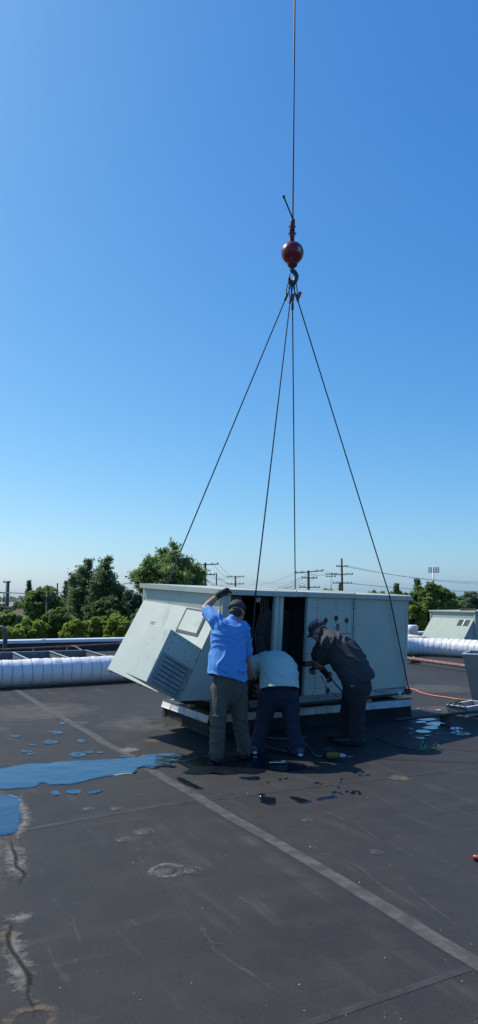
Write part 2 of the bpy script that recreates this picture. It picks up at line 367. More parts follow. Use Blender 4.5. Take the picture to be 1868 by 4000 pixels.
def ring_stain(px, py, r, m, inner=None, hole=0.0):
    c = gnd(px, py); n = 24; V = []; fd = []; Fs = []
    prof = [(hole, .15 if hole else 1), (hole + (1 - hole) * .35, 1), (hole + (1 - hole) * .6, .8), (1, 0)]
    for rr, f_ in prof:
        for j in range(n):
            an = 2 * math.pi * j / n; q = rr * r * (1 + .12 * mnoise.noise(Vector((math.cos(an) * 2 + px, math.sin(an) * 2, py * .1))))
            V.append(c + Vector((math.cos(an) * q, math.sin(an) * q, .0042))); fd.append(f_)
    for i in range(3):
        for j in range(n): Fs.append((i * n + j, i * n + (j + 1) % n, (i + 1) * n + (j + 1) % n, (i + 1) * n + j)[::-1])
    if not hole: Fs.append(tuple(range(n)))
    o = obj('ring_stain', V, [f[::-1] if len(f) == 4 else f for f in Fs], m, ro)
    a = o.data.attributes.new('fade', 'FLOAT', 'POINT'); a.data.foreach_set('value', fd)
def plate(px, py, r, h=.005):
    m = MB(); m.lathe([(r, .001), (r * .92, h * .6), (r * .6, h), (r * .15, h * .7)], gnd(px, py), 20); m.build('fastener_plate', mat('plate_bump', (.036, .035, .035), .6, 0, .2, 20), ro, True)
for px, py, r in ((645, 3405, .10), (748, 3403, .075), (563, 3250, .085), (455, 3160, .06), (345, 3160, .055), (480, 3282, .06), (1200, 3205, .05), (1470, 3330, .05)):
    plate(px, py, r * .6); ring_stain(px, py, r * 1.15, RINGST, hole=.35)
ring_stain(652, 3402, .15, CHALK2, hole=.3); ring_stain(645, 3405, .075, TANST); ring_stain(748, 3403, .05, TANST); ring_stain(120, 3990, .14, TANST, hole=.3); ring_stain(20, 3660, .10, TANST)
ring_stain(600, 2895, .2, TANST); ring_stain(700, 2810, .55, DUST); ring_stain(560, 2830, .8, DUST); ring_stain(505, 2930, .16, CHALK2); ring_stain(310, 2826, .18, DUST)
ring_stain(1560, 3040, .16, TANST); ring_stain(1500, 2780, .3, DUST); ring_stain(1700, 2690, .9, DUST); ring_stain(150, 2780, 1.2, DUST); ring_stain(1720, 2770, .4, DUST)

# ---- standing water
WN = [0]
def water(name, polys, inner=1.0):
    """polys: list of outlines in ground points; one sheet of water per outline"""
    for P in polys:
        WN[0] += 1; wz = .0056 + .00011 * (WN[0] % 17)
        P = densify(P + [P[0]], 6 if len(P) < 19 or len(P) > 21 else 2)[:-1]
        P = wob(P, .05, 4.0); P = wob(P, .025, 11.0)
        ext = max((p - P[0]).length for p in P); SKW = .045 if len(P) > 60 and ext > 1 else min(.03, ext * .12); bm = bmesh.new(); area = sum(a.x * b.y - b.x * a.y for a, b in zip(P, P[1:] + P[:1])) / 2
        if area < 0: P = P[::-1]
        vs = [bm.verts.new((p.x, p.y, wz)) for p in P]; f = bm.faces.new(vs); sk = []
        for i, p in enumerate(P):                       # thin rim of water running out to the membrane
            t_ = (P[(i + 1) % len(P)] - P[i - 1]).normalized(); sk.append(bm.verts.new((p.x + t_.y * SKW, p.y - t_.x * SKW, .0006)))
        bmesh.ops.triangulate(bm, faces=[f])
        for i in range(len(P)): bm.faces.new((vs[i - 1], sk[i - 1], sk[i], vs[i]))
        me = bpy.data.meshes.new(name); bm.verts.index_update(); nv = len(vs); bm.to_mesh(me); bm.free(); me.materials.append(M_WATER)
        fa = me.attributes.new('fade', 'FLOAT', 'POINT'); fa.data.foreach_set('value', [inner] * nv + [0.0] * (len(me.vertices) - nv))
        struct(link(bpy.data.objects.new(name, me)))
def zp(L, x0=0, y0=2820, s=.698): return [gnd(x0 + a * s, y0 + b * s) for a, b in L]
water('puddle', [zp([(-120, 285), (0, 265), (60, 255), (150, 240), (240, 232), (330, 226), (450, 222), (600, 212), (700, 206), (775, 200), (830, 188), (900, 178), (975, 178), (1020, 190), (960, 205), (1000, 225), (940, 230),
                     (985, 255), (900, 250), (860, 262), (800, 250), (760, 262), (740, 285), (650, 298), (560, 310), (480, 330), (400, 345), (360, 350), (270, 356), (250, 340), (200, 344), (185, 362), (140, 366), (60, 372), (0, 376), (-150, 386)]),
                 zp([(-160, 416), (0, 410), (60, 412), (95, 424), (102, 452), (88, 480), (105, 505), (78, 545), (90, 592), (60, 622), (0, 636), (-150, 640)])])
def oval(px, py, rx, ry, n=20):
    return [gnd(px + rx * math.cos(2 * math.pi * k / n), py + ry * math.sin(2 * math.pi * k / n)) for k in range(n)]
def small_oval(name, px, py, rx, ry, inner=1.0): water(name, [oval(px, py, rx, ry)], inner)
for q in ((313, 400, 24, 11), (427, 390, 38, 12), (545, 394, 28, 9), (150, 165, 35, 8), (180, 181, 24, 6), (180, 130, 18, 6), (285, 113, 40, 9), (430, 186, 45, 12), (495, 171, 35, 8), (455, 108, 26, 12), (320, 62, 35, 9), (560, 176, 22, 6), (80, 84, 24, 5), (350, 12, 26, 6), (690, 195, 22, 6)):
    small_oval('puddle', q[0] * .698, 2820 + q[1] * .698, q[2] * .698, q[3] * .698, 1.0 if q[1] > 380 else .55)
# wet patch round the workers' boots, lying in the unit's shade
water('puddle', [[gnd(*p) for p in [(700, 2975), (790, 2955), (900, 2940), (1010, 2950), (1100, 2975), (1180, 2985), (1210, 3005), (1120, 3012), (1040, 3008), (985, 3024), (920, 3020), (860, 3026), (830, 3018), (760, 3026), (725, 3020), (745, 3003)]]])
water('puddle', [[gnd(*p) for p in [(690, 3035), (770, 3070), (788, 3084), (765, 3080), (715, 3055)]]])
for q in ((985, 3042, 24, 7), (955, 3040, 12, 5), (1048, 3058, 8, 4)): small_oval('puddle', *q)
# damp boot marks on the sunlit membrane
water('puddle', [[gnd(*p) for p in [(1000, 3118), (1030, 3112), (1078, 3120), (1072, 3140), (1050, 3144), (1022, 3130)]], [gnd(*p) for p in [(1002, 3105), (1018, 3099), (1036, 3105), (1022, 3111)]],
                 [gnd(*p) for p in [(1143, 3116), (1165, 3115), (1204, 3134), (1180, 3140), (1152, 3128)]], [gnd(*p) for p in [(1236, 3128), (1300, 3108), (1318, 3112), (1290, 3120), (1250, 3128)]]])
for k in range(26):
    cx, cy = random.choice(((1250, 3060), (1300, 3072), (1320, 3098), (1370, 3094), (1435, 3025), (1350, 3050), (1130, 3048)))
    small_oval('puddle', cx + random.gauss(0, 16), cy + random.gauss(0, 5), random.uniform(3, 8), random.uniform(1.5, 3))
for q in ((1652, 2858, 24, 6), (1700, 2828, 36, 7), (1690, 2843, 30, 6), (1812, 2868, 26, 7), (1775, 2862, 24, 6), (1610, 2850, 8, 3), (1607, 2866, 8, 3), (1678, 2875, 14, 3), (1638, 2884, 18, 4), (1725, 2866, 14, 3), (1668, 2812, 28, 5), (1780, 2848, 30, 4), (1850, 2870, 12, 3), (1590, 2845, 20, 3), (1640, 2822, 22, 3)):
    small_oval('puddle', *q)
# scattered chips of grit on the membrane
mb = MB()
for k in range(120):
    px = random.uniform(0, 1868); py = random.uniform(2720, 4000)
    c = gnd(px, py); s = random.uniform(.002, .0055)
    mb.add([c + Vector((s * random.uniform(-1, 1) * 1.5, s * random.uniform(-1, 1) * 1.5, .001)) for _ in range(4)] + [c + Vector((0, 0, s))], [(0, 1, 4), (1, 2, 4), (2, 3, 4), (3, 0, 4)])
gr = mb.build('grit', mat('grit_chips', (.42, .40, .36), .9, 0, .3, 30)); gr['kind'] = 'stuff'; tag(gr, 'pale grit and chips scattered over the dark roof', 'grit')

# ================================================================== ROOF CURB under the unit
CURB = empty('roof_curb', (-.349, 8.60, 0), rad(27)); tag(CURB, 'dark roof curb with white metal cap flashing under the hanging unit', 'curb')
CL, CV, CH = 3.01, 1.47, .235
SLEEVE = mat('curb_membrane', (.028, .028, .029), .7, 0, .2, 4, spec=.12, dirt=(.06, .058, .056), dscale=3, dlo=.5, dhi=.75, bump=.15, bscale=9)
t = .07
m = MB()
for a, b in (((0, 0, -.01), (CL, t, .2)), ((0, CV - t, -.01), (CL, CV, .2)), ((0, t, -.01), (t, CV - t, .2)), ((CL - t, t, -.01), (CL, CV - t, .2))): m.box(a, b)
m.build('curb_wall', SLEEVE, CURB)
# membrane cant strip at the foot, and the black flashing collar at the far left corner
for a, b in (((0, 0), (CL, 0)), ((0, CV), (0, 0))):
    d = (Vector((*b, 0)) - Vector((*a, 0))).normalized(); nrm = Vector((d.y, -d.x, 0))
    MB().prism([Vector((*a, .001)) + nrm * .003, Vector((*a, .001)) + nrm * .022, Vector((*a, .030)) + nrm * .003], d * (CL if a == (0, 0) else CV)).build('cant_strip', SLEEVE, CURB)
bx('corner_flashing', (-.012, CV - .10, 0), (-.002, CV + .012, .16), mat('bitumen', (.02, .02, .021), .7, 0, .4, 20, bump=.6), CURB)
CAPW = mat('cap_sheet', (.44, .47, .49), .5, 0, .12, 6, dirt=(.20, .19, .17), dscale=5, dlo=.52, dhi=.72)
def cap(name, a, b, nrm, m_=CAPW, out=.022):
    """sloping sheet-metal cap: top flange and a fascia that kicks out at its foot"""
    a = Vector((*a, 0)); b = Vector((*b, 0)); nrm = Vector((*nrm, 0))
    pr = [(-.075, CH), (.004, CH), (out, .160), (out + .010, .148), (out - .001, .150), (.0, CH - .010), (-.075, CH - .008)]
    MB().prism([a + nrm * x + Vector((0, 0, z)) for x, z in pr], b - a).build(name, m_, CURB)
cap('cap_flashing', (.0, 0), (1.48, 0), (0, -1)); cap('cap_flashing', (1.485, 0), (CL, 0), (0, -1), out=.026)
cap('cap_flashing', (0, CV - .30), (0, 0), (-1, 0)); cap('cap_flashing', (0, CV), (0, CV - .295), (-1, 0), mat('sunlit_cap_paint', (.70, .67, .60), .6, 0, .15, 9, dirt=(.42, .33, .22), dscale=8, dlo=.5, dhi=.65), .03)  # far left length painted paler: sunlight put into its colour
cap('cap_flashing', (CL, 0), (CL, CV), (1, 0)); cap('cap_flashing', (CL, CV), (0, CV), (0, 1))
for a, b in (((-.02, -.012), (CL + .02, .075)), ((-.02, .0755), (.075, CV))): bx('gap_shade_strip', (a[0], a[1], CH + .0012), (b[0], b[1], CH + .008), DARK_RUB, CURB)  # dark strips paint the gap's shade onto the cap top
m = MB()
for x in (.75, 1.5, 2.25): m.box((x - .02, t, .1), (x + .02, CV - t, .19))
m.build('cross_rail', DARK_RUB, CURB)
MW = Matrix.Translation((-.349, 8.60, 0)) @ Matrix.Rotation(rad(27), 4, 'Z')
for i, (x, y, lab) in enumerate(((2.30, .02, 'raw timber block on the white curb cap beside the standing worker'), (2.82, .025, 'raw timber block on the curb cap near the right corner'), (.05, .62, 'short timber offcut on the left end of the curb cap'))):
    o = bx('timber_block', (-.055, -.04, 0), (.055, .04, .028), WOOD, None, .003); o.location = MW @ Vector((x, y + .02, CH + .009)); o.rotation_euler = (0, 0, rad(27 + (90 if i == 2 else 8 * i))); tag(o, lab, 'timber')

# ================================================================== HANGING ROOFTOP UNIT
UL, UV, UH = 3.312, 1.643, 1.324
ya, ta, tb = rad(40), rad(-1.237), rad(3.08)
UM = Matrix.Translation((-.236, 7.961, .36)) @ Matrix.Rotation(ya, 4, 'Z') @ Matrix.Rotation(-ta, 4, 'Y') @ Matrix.Rotation(tb, 4, 'X')
U = empty('rooftop_unit'); U.matrix_world = UM
tag(U, 'large grey-green rooftop air handler with sloping hood hanging tilted from four slings', 'air handler')
def up(x, y, z): return UM @ Vector((x, y, z))
RUSTST = mat('rust_streak', (.16, .10, .07), .8, 0, .3, 20)
# frame
IN = .34
bx('base_rail', (IN, 0, .02), (UL, .035, .10), mat('rail_dark', (.20, .22, .215), .6, 0, .25, 9, dirt=(.12, .12, .11), dlo=.5, dhi=.7), U); bx('base_shade_strip', (IN, .002, -.012), (UL - .04, .03, .0195), BLACK, U); bx('base_rail', (IN, UV - .035, 0), (UL, UV, .10), PAINT, U)  # front rail toned darker; black strip below it paints the gap's shade
bx('base_rail', (IN, .036, 0), (IN + .035, UV - .036, .10), PAINT, U)
bx('underside_sheet', (.004, .036, .125), (IN, UV - .051, .135), STEELDK, U); bx('base_rail', (UL - .035, .036, 0), (UL, UV - .036, .10), PAINT, U)
bx('top_rail', (.0, .004, 1.285), (UL, .035, UH - .004), PAINT, U); bx('top_rail', (0, UV - .035, 1.285), (UL, UV - .004, UH - .004), PAINT, U)
bx('top_rail', (.003, .036, 1.275), (.035, UV - .036, UH - .004), PAINT, U)
for a, b in (((.0, .0, .14), (.112, .03, 1.284)), ((3.264, .0, .101), (UL, .045, 1.284)), ((.002, UV - .05, .16), (.045, UV, 1.284)), ((UL - .05, UV - .05, .101), (UL, UV, 1.284))):
    bx('corner_post', a, b, PAINT, U, .003)
bx('mullion', (.784, .002, .101), (.838, .05, 1.284), PAINT, U, .004); bx('mullion', (.842, .010, .101), (.860, .05, 1.284), PAINT, U); bx('mullion', (.864, .002, .101), (.922, .05, 1.284), PAINT, U, .004)
bx('mullion', (2.134, .002, .101), (2.158, .05, 1.284), PAINT, U, .003); bx('mullion', (2.162, .010, .101), (2.172, .05, 1.284), GASKET, U); bx('mullion', (2.176, .002, .101), (2.202, .05, 1.284), PAINT, U, .003)
bx('floor_pan', (IN + .036, .036, .06), (UL - .036, UV - .036, .085), STEELDK, U)
# front panels
sp = bx('filler_panel', (1.318, .001, .10), (1.494, .045, .44), PAINT, U, .003)
bx('filler_panel', (1.318, .001, .505), (1.494, .045, 1.283), PAINT, U, .003); bx('slot', (1.322, .014, .444), (1.49, .045, .501), BLACK, U)
pa = bx('control_panel', (1.500, .003, .176), (2.130, .045, 1.283), PAINT, U, .003)
pl = bx('lower_panel', (1.500, .003, .03), (2.130, .045, .172), PAINT, U, .003)
pb = bx('side_panel', (2.206, .003, .025), (3.260, .045, 1.283), PAINT, U, .004)
bx('drip_strip', (2.206, -.004, .02), (3.262, .0025, .075), mat('worn_rail', (.33, .38, .37), .5, 0, .12, 14, dirt=(.2, .2, .19), dlo=.5, dhi=.7), U)
for x, z in ((1.648, .996), (1.838, 1.026), (2.036, .997)):
    MB().lathe([(.034, .0), (.034, .004), (.026, .006), (.012, .004)], (0, 0, 0), 18, Matrix.Rotation(rad(90), 3, 'X')).build('grommet', mat('grommet', (.035, .03, .028), .7, 0, .2, 30), pa).location = (x, .0025, z)
    bx('stain_streak', (x - .006, .0005, z - random.uniform(.12, .28)), (x + .005, .0026, z - .034), mat('dirty_streak', (.27, .27, .23), .6, 0, .2, 30), pa)
bx('seam', (1.9, .0008, .83), (2.128, .0026, .837), GASKET, pa)
bx('cable_hole', (1.70, .0005, .10), (1.765, .0026, .165), BLACK, pl)
st = bx('sticker', (1.79, .0002, .875), (1.90, .0026, .955), mat('sticker_dark', (.03, .045, .06), .5, 0, .1, 30), pa)
bx('sticker', (1.79, -.0008, .875), (1.835, .0, .955), mat('sticker_light', (.55, .66, .78), .4, 0, .05, 30), pa)
# small running-animal emblem and lines of print on the sticker
emb = [(1.794, .890), (1.799, .905), (1.806, .909), (1.820, .912), (1.826, .922), (1.832, .924), (1.829, .914), (1.822, .902), (1.824, .888), (1.819, .899), (1.806, .898), (1.801, .888)]
MB().prism([Vector((x, -.0022, z)) for x, z in emb], (0, .0012, 0)).build('emblem', BLACK, pa)
m = MB()
for k in range(5): m.box((1.842, -.0012, .885 + k * .013), (1.842 + random.uniform(.03, .052), 0, .889 + k * .013))
m.build('print', mat('print_grey', (.45, .42, .33), .6, 0, .1, 30), pa)
bx('white_tag', (3.135, -.0065, .0), (3.20, -.0045, .045), mat('white_tag', (.6, .7, .8), .5, 0, .04, 10), U)
MB().tube([(2.64, .0, .072), (2.64, -.022, .075), (2.82, -.022, .075), (2.82, .0, .072)], .010, 8).build('latch_handle', GALV, U)
# lid: three sheets with a hemmed lip
for i, (x0, x1) in enumerate(((-.03, 1.11), (1.115, 2.16), (2.165, UL + .025))):
    zt = UH + .003 * (i % 2)
    lid = bx('lid_sheet', (x0, -.03, zt), (x1, UV + .03, zt + .012), LIDP, U)
    bx('lip', (x0, -.034, zt - .045), (x1, -.0305, zt + .013), PAINT, lid)
    bx('standing_seam', (x1 - .02, -.02, zt + .0125), (x1, UV + .02, zt + .026), LIDP, lid)
bx('end_lip', (-.034, -.03, UH - .045), (-.0305, UV + .03, UH + .013), PAINT, U)
bx('end_lip', (UL + .0255, -.03, UH - .045), (UL + .029, UV + .03, UH + .018), PAINT, U)
# closed ends and back
bx('end_panel', (.005, .05, .14), (.030, UV - .05, 1.274), PAINT, U); bx('end_panel', (UL - .030, .046, .10), (UL - .004, UV - .05, 1.284), PAINT, U)
bx('back_panel', (.05, UV - .030, .10), (UL - .05, UV - .004, 1.284), PAINT, U)
# inside of the open bays
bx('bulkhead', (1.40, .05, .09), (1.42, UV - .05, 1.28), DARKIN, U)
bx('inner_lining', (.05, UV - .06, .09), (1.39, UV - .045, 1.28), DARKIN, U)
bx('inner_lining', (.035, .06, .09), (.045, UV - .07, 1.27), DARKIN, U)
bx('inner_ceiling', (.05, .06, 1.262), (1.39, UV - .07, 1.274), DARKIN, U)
bw = MB(); sc = []
for k in range(25):
    an = 2 * math.pi * k / 24; r = .26 + .08 * k / 24; sc.append((.46 + r * math.cos(an), .30, .50 + r * math.sin(an)))
bw.prism([Vector(p) for p in sc[:-1]], (0, .45, 0)); bw.build('blower_housing', STEELDK, U)
MB().lathe([(.17, .0), (.17, .02), (.15, .02)], (0, 0, 0), 24, Matrix.Rotation(rad(90), 3, 'X')).build('blower_inlet', BLACK, U).location = (.46, .298, .50)
MB().lathe([(.03, .0), (.10, .02), (.10, .22), (.03, .24)], (.55, .42, .20), 18, Matrix.Rotation(rad(90), 3, 'Y')).build('fan_motor', BLACK, U)
MB().prism([Vector((.16, .12, 1.26)), Vector((.36, .12, 1.26)), Vector((.42, .12, .85)), Vector((.50, .12, .45)), Vector((.30, .12, .45))], (0, .02, 0)).build('baffle_plate', mat('baffle', (.13, .12, .11), .6, .2, .2, 8), U)
bx('filter_rack', (.95, .35, .12), (1.36, .95, 1.1), mat('filter_rack', (.05, .05, .055), .7, .2, .2, 8), U)
m = MB()
for k in range(5):
    x = .62 + .03 * k; m.tube(catmull([(x, .10, 1.26), (x + .01, .08, 1.1), (x - .03, .11, .8), (x + .05, .09, .4), (x - .06, .08, .12)], 5), .006, 6)
m.build('wire_bundle', mat('wire_bundle', (.10, .09, .08), .6, 0, .5, 20), U)
for x in (.575, .61): bx('wire_clip', (x, .09, 1.20), (x + .02, .12, 1.25), mat('clip_white', (.6, .6, .62), .5, 0, .04, 10), U)
# ---- economiser hood on the left end
hA, hB, hC, hD = Vector((-.002, 1.60, 1.125)), Vector((-.46, 1.60, .285)), Vector((-.472, .06, .145)), Vector((-.002, .045, 1.085))
def hs(s, v):
    """point on the hood slope: s 0..1 down, v across (m)"""
    q = (v - .05) / 1.55; a = hD.lerp(hA, q); b = hC.lerp(hB, q); return a.lerp(b, s)
hn = Vector((-.888, 0, .459))
gN = 9; gv = [hs(i / (gN - 1), .05 + 1.55 * j / (gN - 1)) for i in range(gN) for j in range(gN)]
hood = obj('hood_panel', gv, [(i * gN + j, i * gN + j + 1, (i + 1) * gN + j + 1, (i + 1) * gN + j) for i in range(gN - 1) for j in range(gN - 1)], PAINT, U)
sm_ = hood.modifiers.new('thickness', 'SOLIDIFY'); sm_.thickness = .010; sm_.offset = -1
for v_, a, b in ((1.588, hA, hB), (.058, hD, hC)):
    foot = Vector((-.002, v_, b.z - .01)); MB().prism([Vector((a.x - .01, v_, a.z - .02)), Vector((b.x + .012, v_, b.z + .005)), foot], (0, -.004 if v_ > 1 else .004, 0)).build('hood_side', PAINT, U)
MB().prism([hs(0, .045) + hn * .0015, hs(0, .060) + hn * .0015, hs(.46, .072) + hn * .0015, hs(.46, .052) + hn * .0015], hn * .012).build('hood_trim', PAINT, hood)
def slab(name, s0, s1, v0, v1, z0, z1, m_, par):
    return MB().prism([hs(s0, v0) + hn * z0, hs(s0, v1) + hn * z0, hs(s1, v1) + hn * z0, hs(s1, v0) + hn * z0], hn * (z1 - z0)).build(name, m_, par)
slab('door_gasket', .012, .312, .235, .655, .001, .010, GASKET, hood); slab('access_door', .036, .284, .268, .622, .0105, .013, PAINT, hood)
slab('sticker', .245, .315, 1.12, 1.23, .001, .0025, mat('hood_sticker', (.62, .64, .66), .4, 0, .03, 20), hood)
m = MB()
for a, b, c, d in ((.285, .305, 1.04, 1.075), (.31, .335, 1.04, 1.075), (.283, .292, 1.082, 1.122), (.298, .307, 1.082, 1.122), (.313, .322, 1.082, 1.122), (.327, .336, 1.082, 1.122)):
    m.prism([hs(a - .03, c + .093) + hn * .003, hs(a - .03, d + .1) + hn * .003, hs(b - .03, d + .1) + hn * .003, hs(b - .03, c + .093) + hn * .003], hn * .0006)
m.build('sticker_print', mat('sticker_print', (.12, .14, .17), .6, 0, .1, 20), hood)
m = MB()   # torn lip along the hood's lower edge
for k in range(9):
    v0 = .55 + k * .115; a = hs(1.0, v0); b = hs(1.0, v0 + .1); dp = Vector((.02, 0, -.012 - .008 * (k % 3)))
    m.prism([a, b, b + dp, a + dp * .6], hn * -.003)
m.build('bent_lip', RUSTST, hood)
# relief box with louvre on its near side
BHt, s0, s1, v0, v1 = .47, .43, .995, .062, .47
b0, b1, b2, b3 = hs(s0, v0), hs(s0, v1), hs(s1, v1), hs(s1, v0)
RB = MB().prism([b0 + hn * .002, b1 + hn * .002, b2 + hn * .002, b3 + hn * .002], hn * BHt).build('relief_box', PAINT, U, bevel=.004)
eS = (b3 - b0); eN = hn * BHt; oV = Vector((0, -.002, 0))
def fp(a, b, off=0.0): return b0 + eS * a + eN * b + Vector((0, -off, 0))     # a down the slope, b outwards
def fslab(name, a0, a1, c0, c1, o0, o1, m_, par):
    return MB().prism([fp(a0, c0, o0), fp(a1, c0, o0), fp(a1, c1, o0), fp(a0, c1, o0)], (0, -(o1 - o0), 0)).build(name, m_, par)
fslab('louvre_backing', .44, .96, .12, .88, .001, .003, BLACK, RB)
for a in ((.41, .455, .08, .94), (.945, .99, .08, .94), (.455, .945, .08, .15), (.455, .945, .87, .94)): fslab('louvre_frame', *a, .001, .022, LOUV, RB)
for k in range(6):
    a = .465 + k * .080
    MB().prism([fp(a, .155, .004), fp(a + .072, .155, .016), fp(a + .072, .865, .016), fp(a, .865, .004)], (0, -.003, 0)).build('louvre_blade', LOUV, RB)
fslab('louvre_linkage', .47, .94, .49, .505, .019, .024, LOUV, RB)
m = MB()   # screw heads, too small to tell apart
def screw(p, r=.006): m.lathe([(r, 0), (r * .8, .005), (r * .3, .006)], p, 6, Matrix.Rotation(rad(90), 3, 'X'))
for k in range(6): screw(fp(.04 + k * .19, .03, .001)); screw(fp(.05, .15 + k * .14, .001))
for x, z in ((.2, .42), (.2, .85), (.32, .2), (.32, .85)): screw(fp(x, z, .001))
for k in range(12): screw(Vector((.15 + k * .28, -.035, UH - .02)))
for z in (.3, .6, .9, 1.15):
    for x in (1.335, 1.475, 2.146, 2.19, 1.515): screw(Vector((x, .001, z)))
for x in (1.34, 1.47, 1.55, 1.9): screw(Vector((x, .001, .125)))
o = m.build('screws', BLACK, U); o['kind'] = 'stuff'
# lifting lugs and rigging spreader ends
LUG = {'fl': (.38, -.05, .03), 'fr': (UL - .0, -.05, .03), 'bl': (.38, UV + .05, .03), 'br': (UL - .0, UV + .05, .03)}
for k_, p in LUG.items():
    s_ = -1 if k_[0] == 'f' else 1
    MB().box((p[0] - .035, min(p[1], p[1] - s_ * .048), -.005), (p[0] + .035, max(p[1], p[1] - s_ * .048), .075)).tube([(p[0] - .06, p[1] - s_ * .01, p[2]), (p[0] + .06, p[1] - s_ * .01, p[2])], .016, 8).build('lifting_lug', STEELDK, U)
bx('corner_clip', (UL, .2, .85), (UL + .03, .24, .89), BLACK, U); bx('corner_clip', (UL, .1, .62), (UL + .03, .15, .67), RUST, U); bx('corner_clip', (UL, .1, .54), (UL + .03, .15, .59), BLACK, U)

# ================================================================== CRANE BALL, HOOK, CABLES, SLINGS
YB = 9.5
bc = at(1142.4, 988, YB); BR_ = .158
K = empty('crane_ball', (bc.x, bc.y, bc.z)); tag(K, 'round red crane overhaul ball with steel hook hanging on the hoist cable', 'crane ball')
prof = [(BR_ * math.sin(math.pi * k / 24), -BR_ * math.cos(math.pi * k / 24)) for k in range(1, 24)]
MB().lathe(prof, (0, 0, 0), 36).build('ball', RED, K, True)
up_ = at(1144, 854, YB) - bc
def pz(y): return at(1143, y, YB).z - bc.z
MB().lathe([(.030, BR_ - .01), (.030, pz(905)), (.024, pz(900))], (0, 0, 0), 14).build('neck', RED, K, True)
bx('link_plate', (-.036, -.02, pz(925)), (-.022, .02, pz(880)), RED, K, .003); bx('link_plate', (.022, -.02, pz(925)), (.036, .02, pz(880)), RED, K, .003)
MB().tube([(-.055, 0, pz(912)), (.055, 0, pz(912))], .016, 10).build('pin', GALV, K); MB().tube([(-.045, 0, pz(886)), (.05, 0, pz(886))], .012, 10).build('pin', RED, K)
MB().prism([Vector((-.030, -.03, pz(900))), Vector((.034, -.03, pz(900))), Vector((.040, -.03, pz(862))), Vector((.016, -.03, pz(853))), Vector((-.022, -.03, pz(866)))], (0, .06, 0)).build('wedge_socket', mat('socket_red', (.20, .02, .02), .5, 0, .3, 20), K, bevel=.005)
MB().lathe([(.03, pz(1046)), (.062, pz(1040)), (.078, pz(1028)), (.07, -BR_ + .03)], (0, 0, 0), 18).build('swivel', mat('swivel_red', (.13, .02, .02), .5, .2, .3, 20), K, True)
hk = catmull([(0, 0, pz(1044)), (-.008, 0, pz(1056)), (.028, 0, pz(1064)), (.052, 0, pz(1080)), (.032, 0, pz(1099)), (-.008, 0, pz(1107)), (-.040, 0, pz(1098)), (-.048, 0, pz(1086)), (-.044, 0, pz(1079))], 5)
MB().tube(hk, [.028 + .008 * math.sin(math.pi * i / (len(hk) - 1)) - .018 * (i / (len(hk) - 1)) ** 3 for i in range(len(hk))], 10).build('hook', STEELDK, K, True)
MB().tube([(-.012, .0, pz(1062)), (-.052, 0, pz(1080))], .008, 6).build('safety_latch', GALV, K)
dd = Vector((.55, -.833, -.06)).normalized(); q_ = dd.to_track_quat('Z', 'Y').to_matrix()
m = MB()
for i in range(5):
    for j in range(5):
        pass
gp = [[(q_ @ Vector((-.028 + .014 * i, -.036 + .018 * j, math.sqrt(BR_ ** 2 - (-.028 + .014 * i) ** 2 - (-.036 + .018 * j) ** 2) + .002))) for i in range(5)] for j in range(5)]
obj('ball_label', [p for r_ in gp for p in r_], [(j * 5 + i, j * 5 + i + 1, j * 5 + i + 6, j * 5 + i + 5) for j in range(4) for i in range(4)], mat('ball_label', (.35, .37, .36), .5, 0, .1, 20), K, True)
p0 = at(1144, 862, YB); p1 = at(1152, 0, YB)
tag(MB().tube([p0, p1, p0 + (p1 - p0) * 3.2], .0105, 8).build('hoist_cable', ROPE), 'single dark hoist cable rising from the crane ball into the sky', 'cable')
tl = [at(1146, 868, YB - .02), at(1140, 846, YB - .02), at(1124, 806, YB - .03), at(1110, 772, YB - .03)]
t_ = MB().tube(catmull(tl, 4), .011, 8).build('cable_tail', ROPE, None); tag(t_, 'short loose cable tail sticking up beside the hoist cable', 'cable')
MB().tube([at(1111, 775, YB - .03), at(1109, 768, YB - .03), at(1107, 764, YB - .03)], [.013, .021, .015], 8).build('seizing', BLACK, t_)
hook_pt = bc + Vector((-.005, 0, pz(1104)))
def sling(via, lug, fer, label, off, tagc=False, rope_r=.0085):
    """eye at the hook, ferrule, rope over the lid edge, down to the lug"""
    S = None
    fpnt = hook_pt.lerp(via, fer)
    side = Vector((1, .0, 0))
    up0 = hook_pt + Vector((off, off * .3, .015))
    eye = catmull([fpnt, fpnt.lerp(up0, .55) + side * .022, up0 + side * .018, up0 + Vector((0, 0, .022)), up0 - side * .018, fpnt.lerp(up0, .55) - side * .022, fpnt], 4)
    pts = [fpnt, via] + ([lug] if lug is not None else [])
    S = MB().tube(pts, rope_r, 8).build('lifting_sling', ROPE); tag(S, label, 'sling', 'four wire slings from the hook')
    MB().tube(eye, .0075, 6).build('eye', ROPE, S)
    d = (via - hook_pt).normalized()
    MB().tube([fpnt - d * .05, fpnt - d * .04, fpnt + d * .05, fpnt + d * .06], [.012, .018, .018, .010], 8).build('ferrule', STEELDK, S)
    if tagc:
        c = fpnt + Vector((.03, -.02, .03))
        mm = Matrix.Translation(c) @ Matrix.Rotation(rad(20), 4, 'Y'); MB().box((-.022, -.004, -.05), (.022, .004, .05), mm).build('capacity_tag', mat('tag_red', (.22, .05, .06), .6, 0, .2, 10), S)
sling(up(.441, -.036, UH + .02), up(*LUG['fl']), .068, 'wire sling running down in front of the open bay behind the blue-shirted worker', -.02, True)
sling(up(2.83, -.036, UH + .02), up(*LUG['fr']), .05, 'wire sling crossing the plain side panel to the right bottom corner lug', .03, True)
sling(up(-.03 + .42, UV + .034, UH + .02), up(*LUG['bl']), .05, 'wire sling reaching the far left corner above the sloping hood', -.035)
sling(up(2.74, UV + .034, UH + .02), up(*LUG['br']), .07, 'wire sling dropping straight behind the lid of the hanging unit', .012)

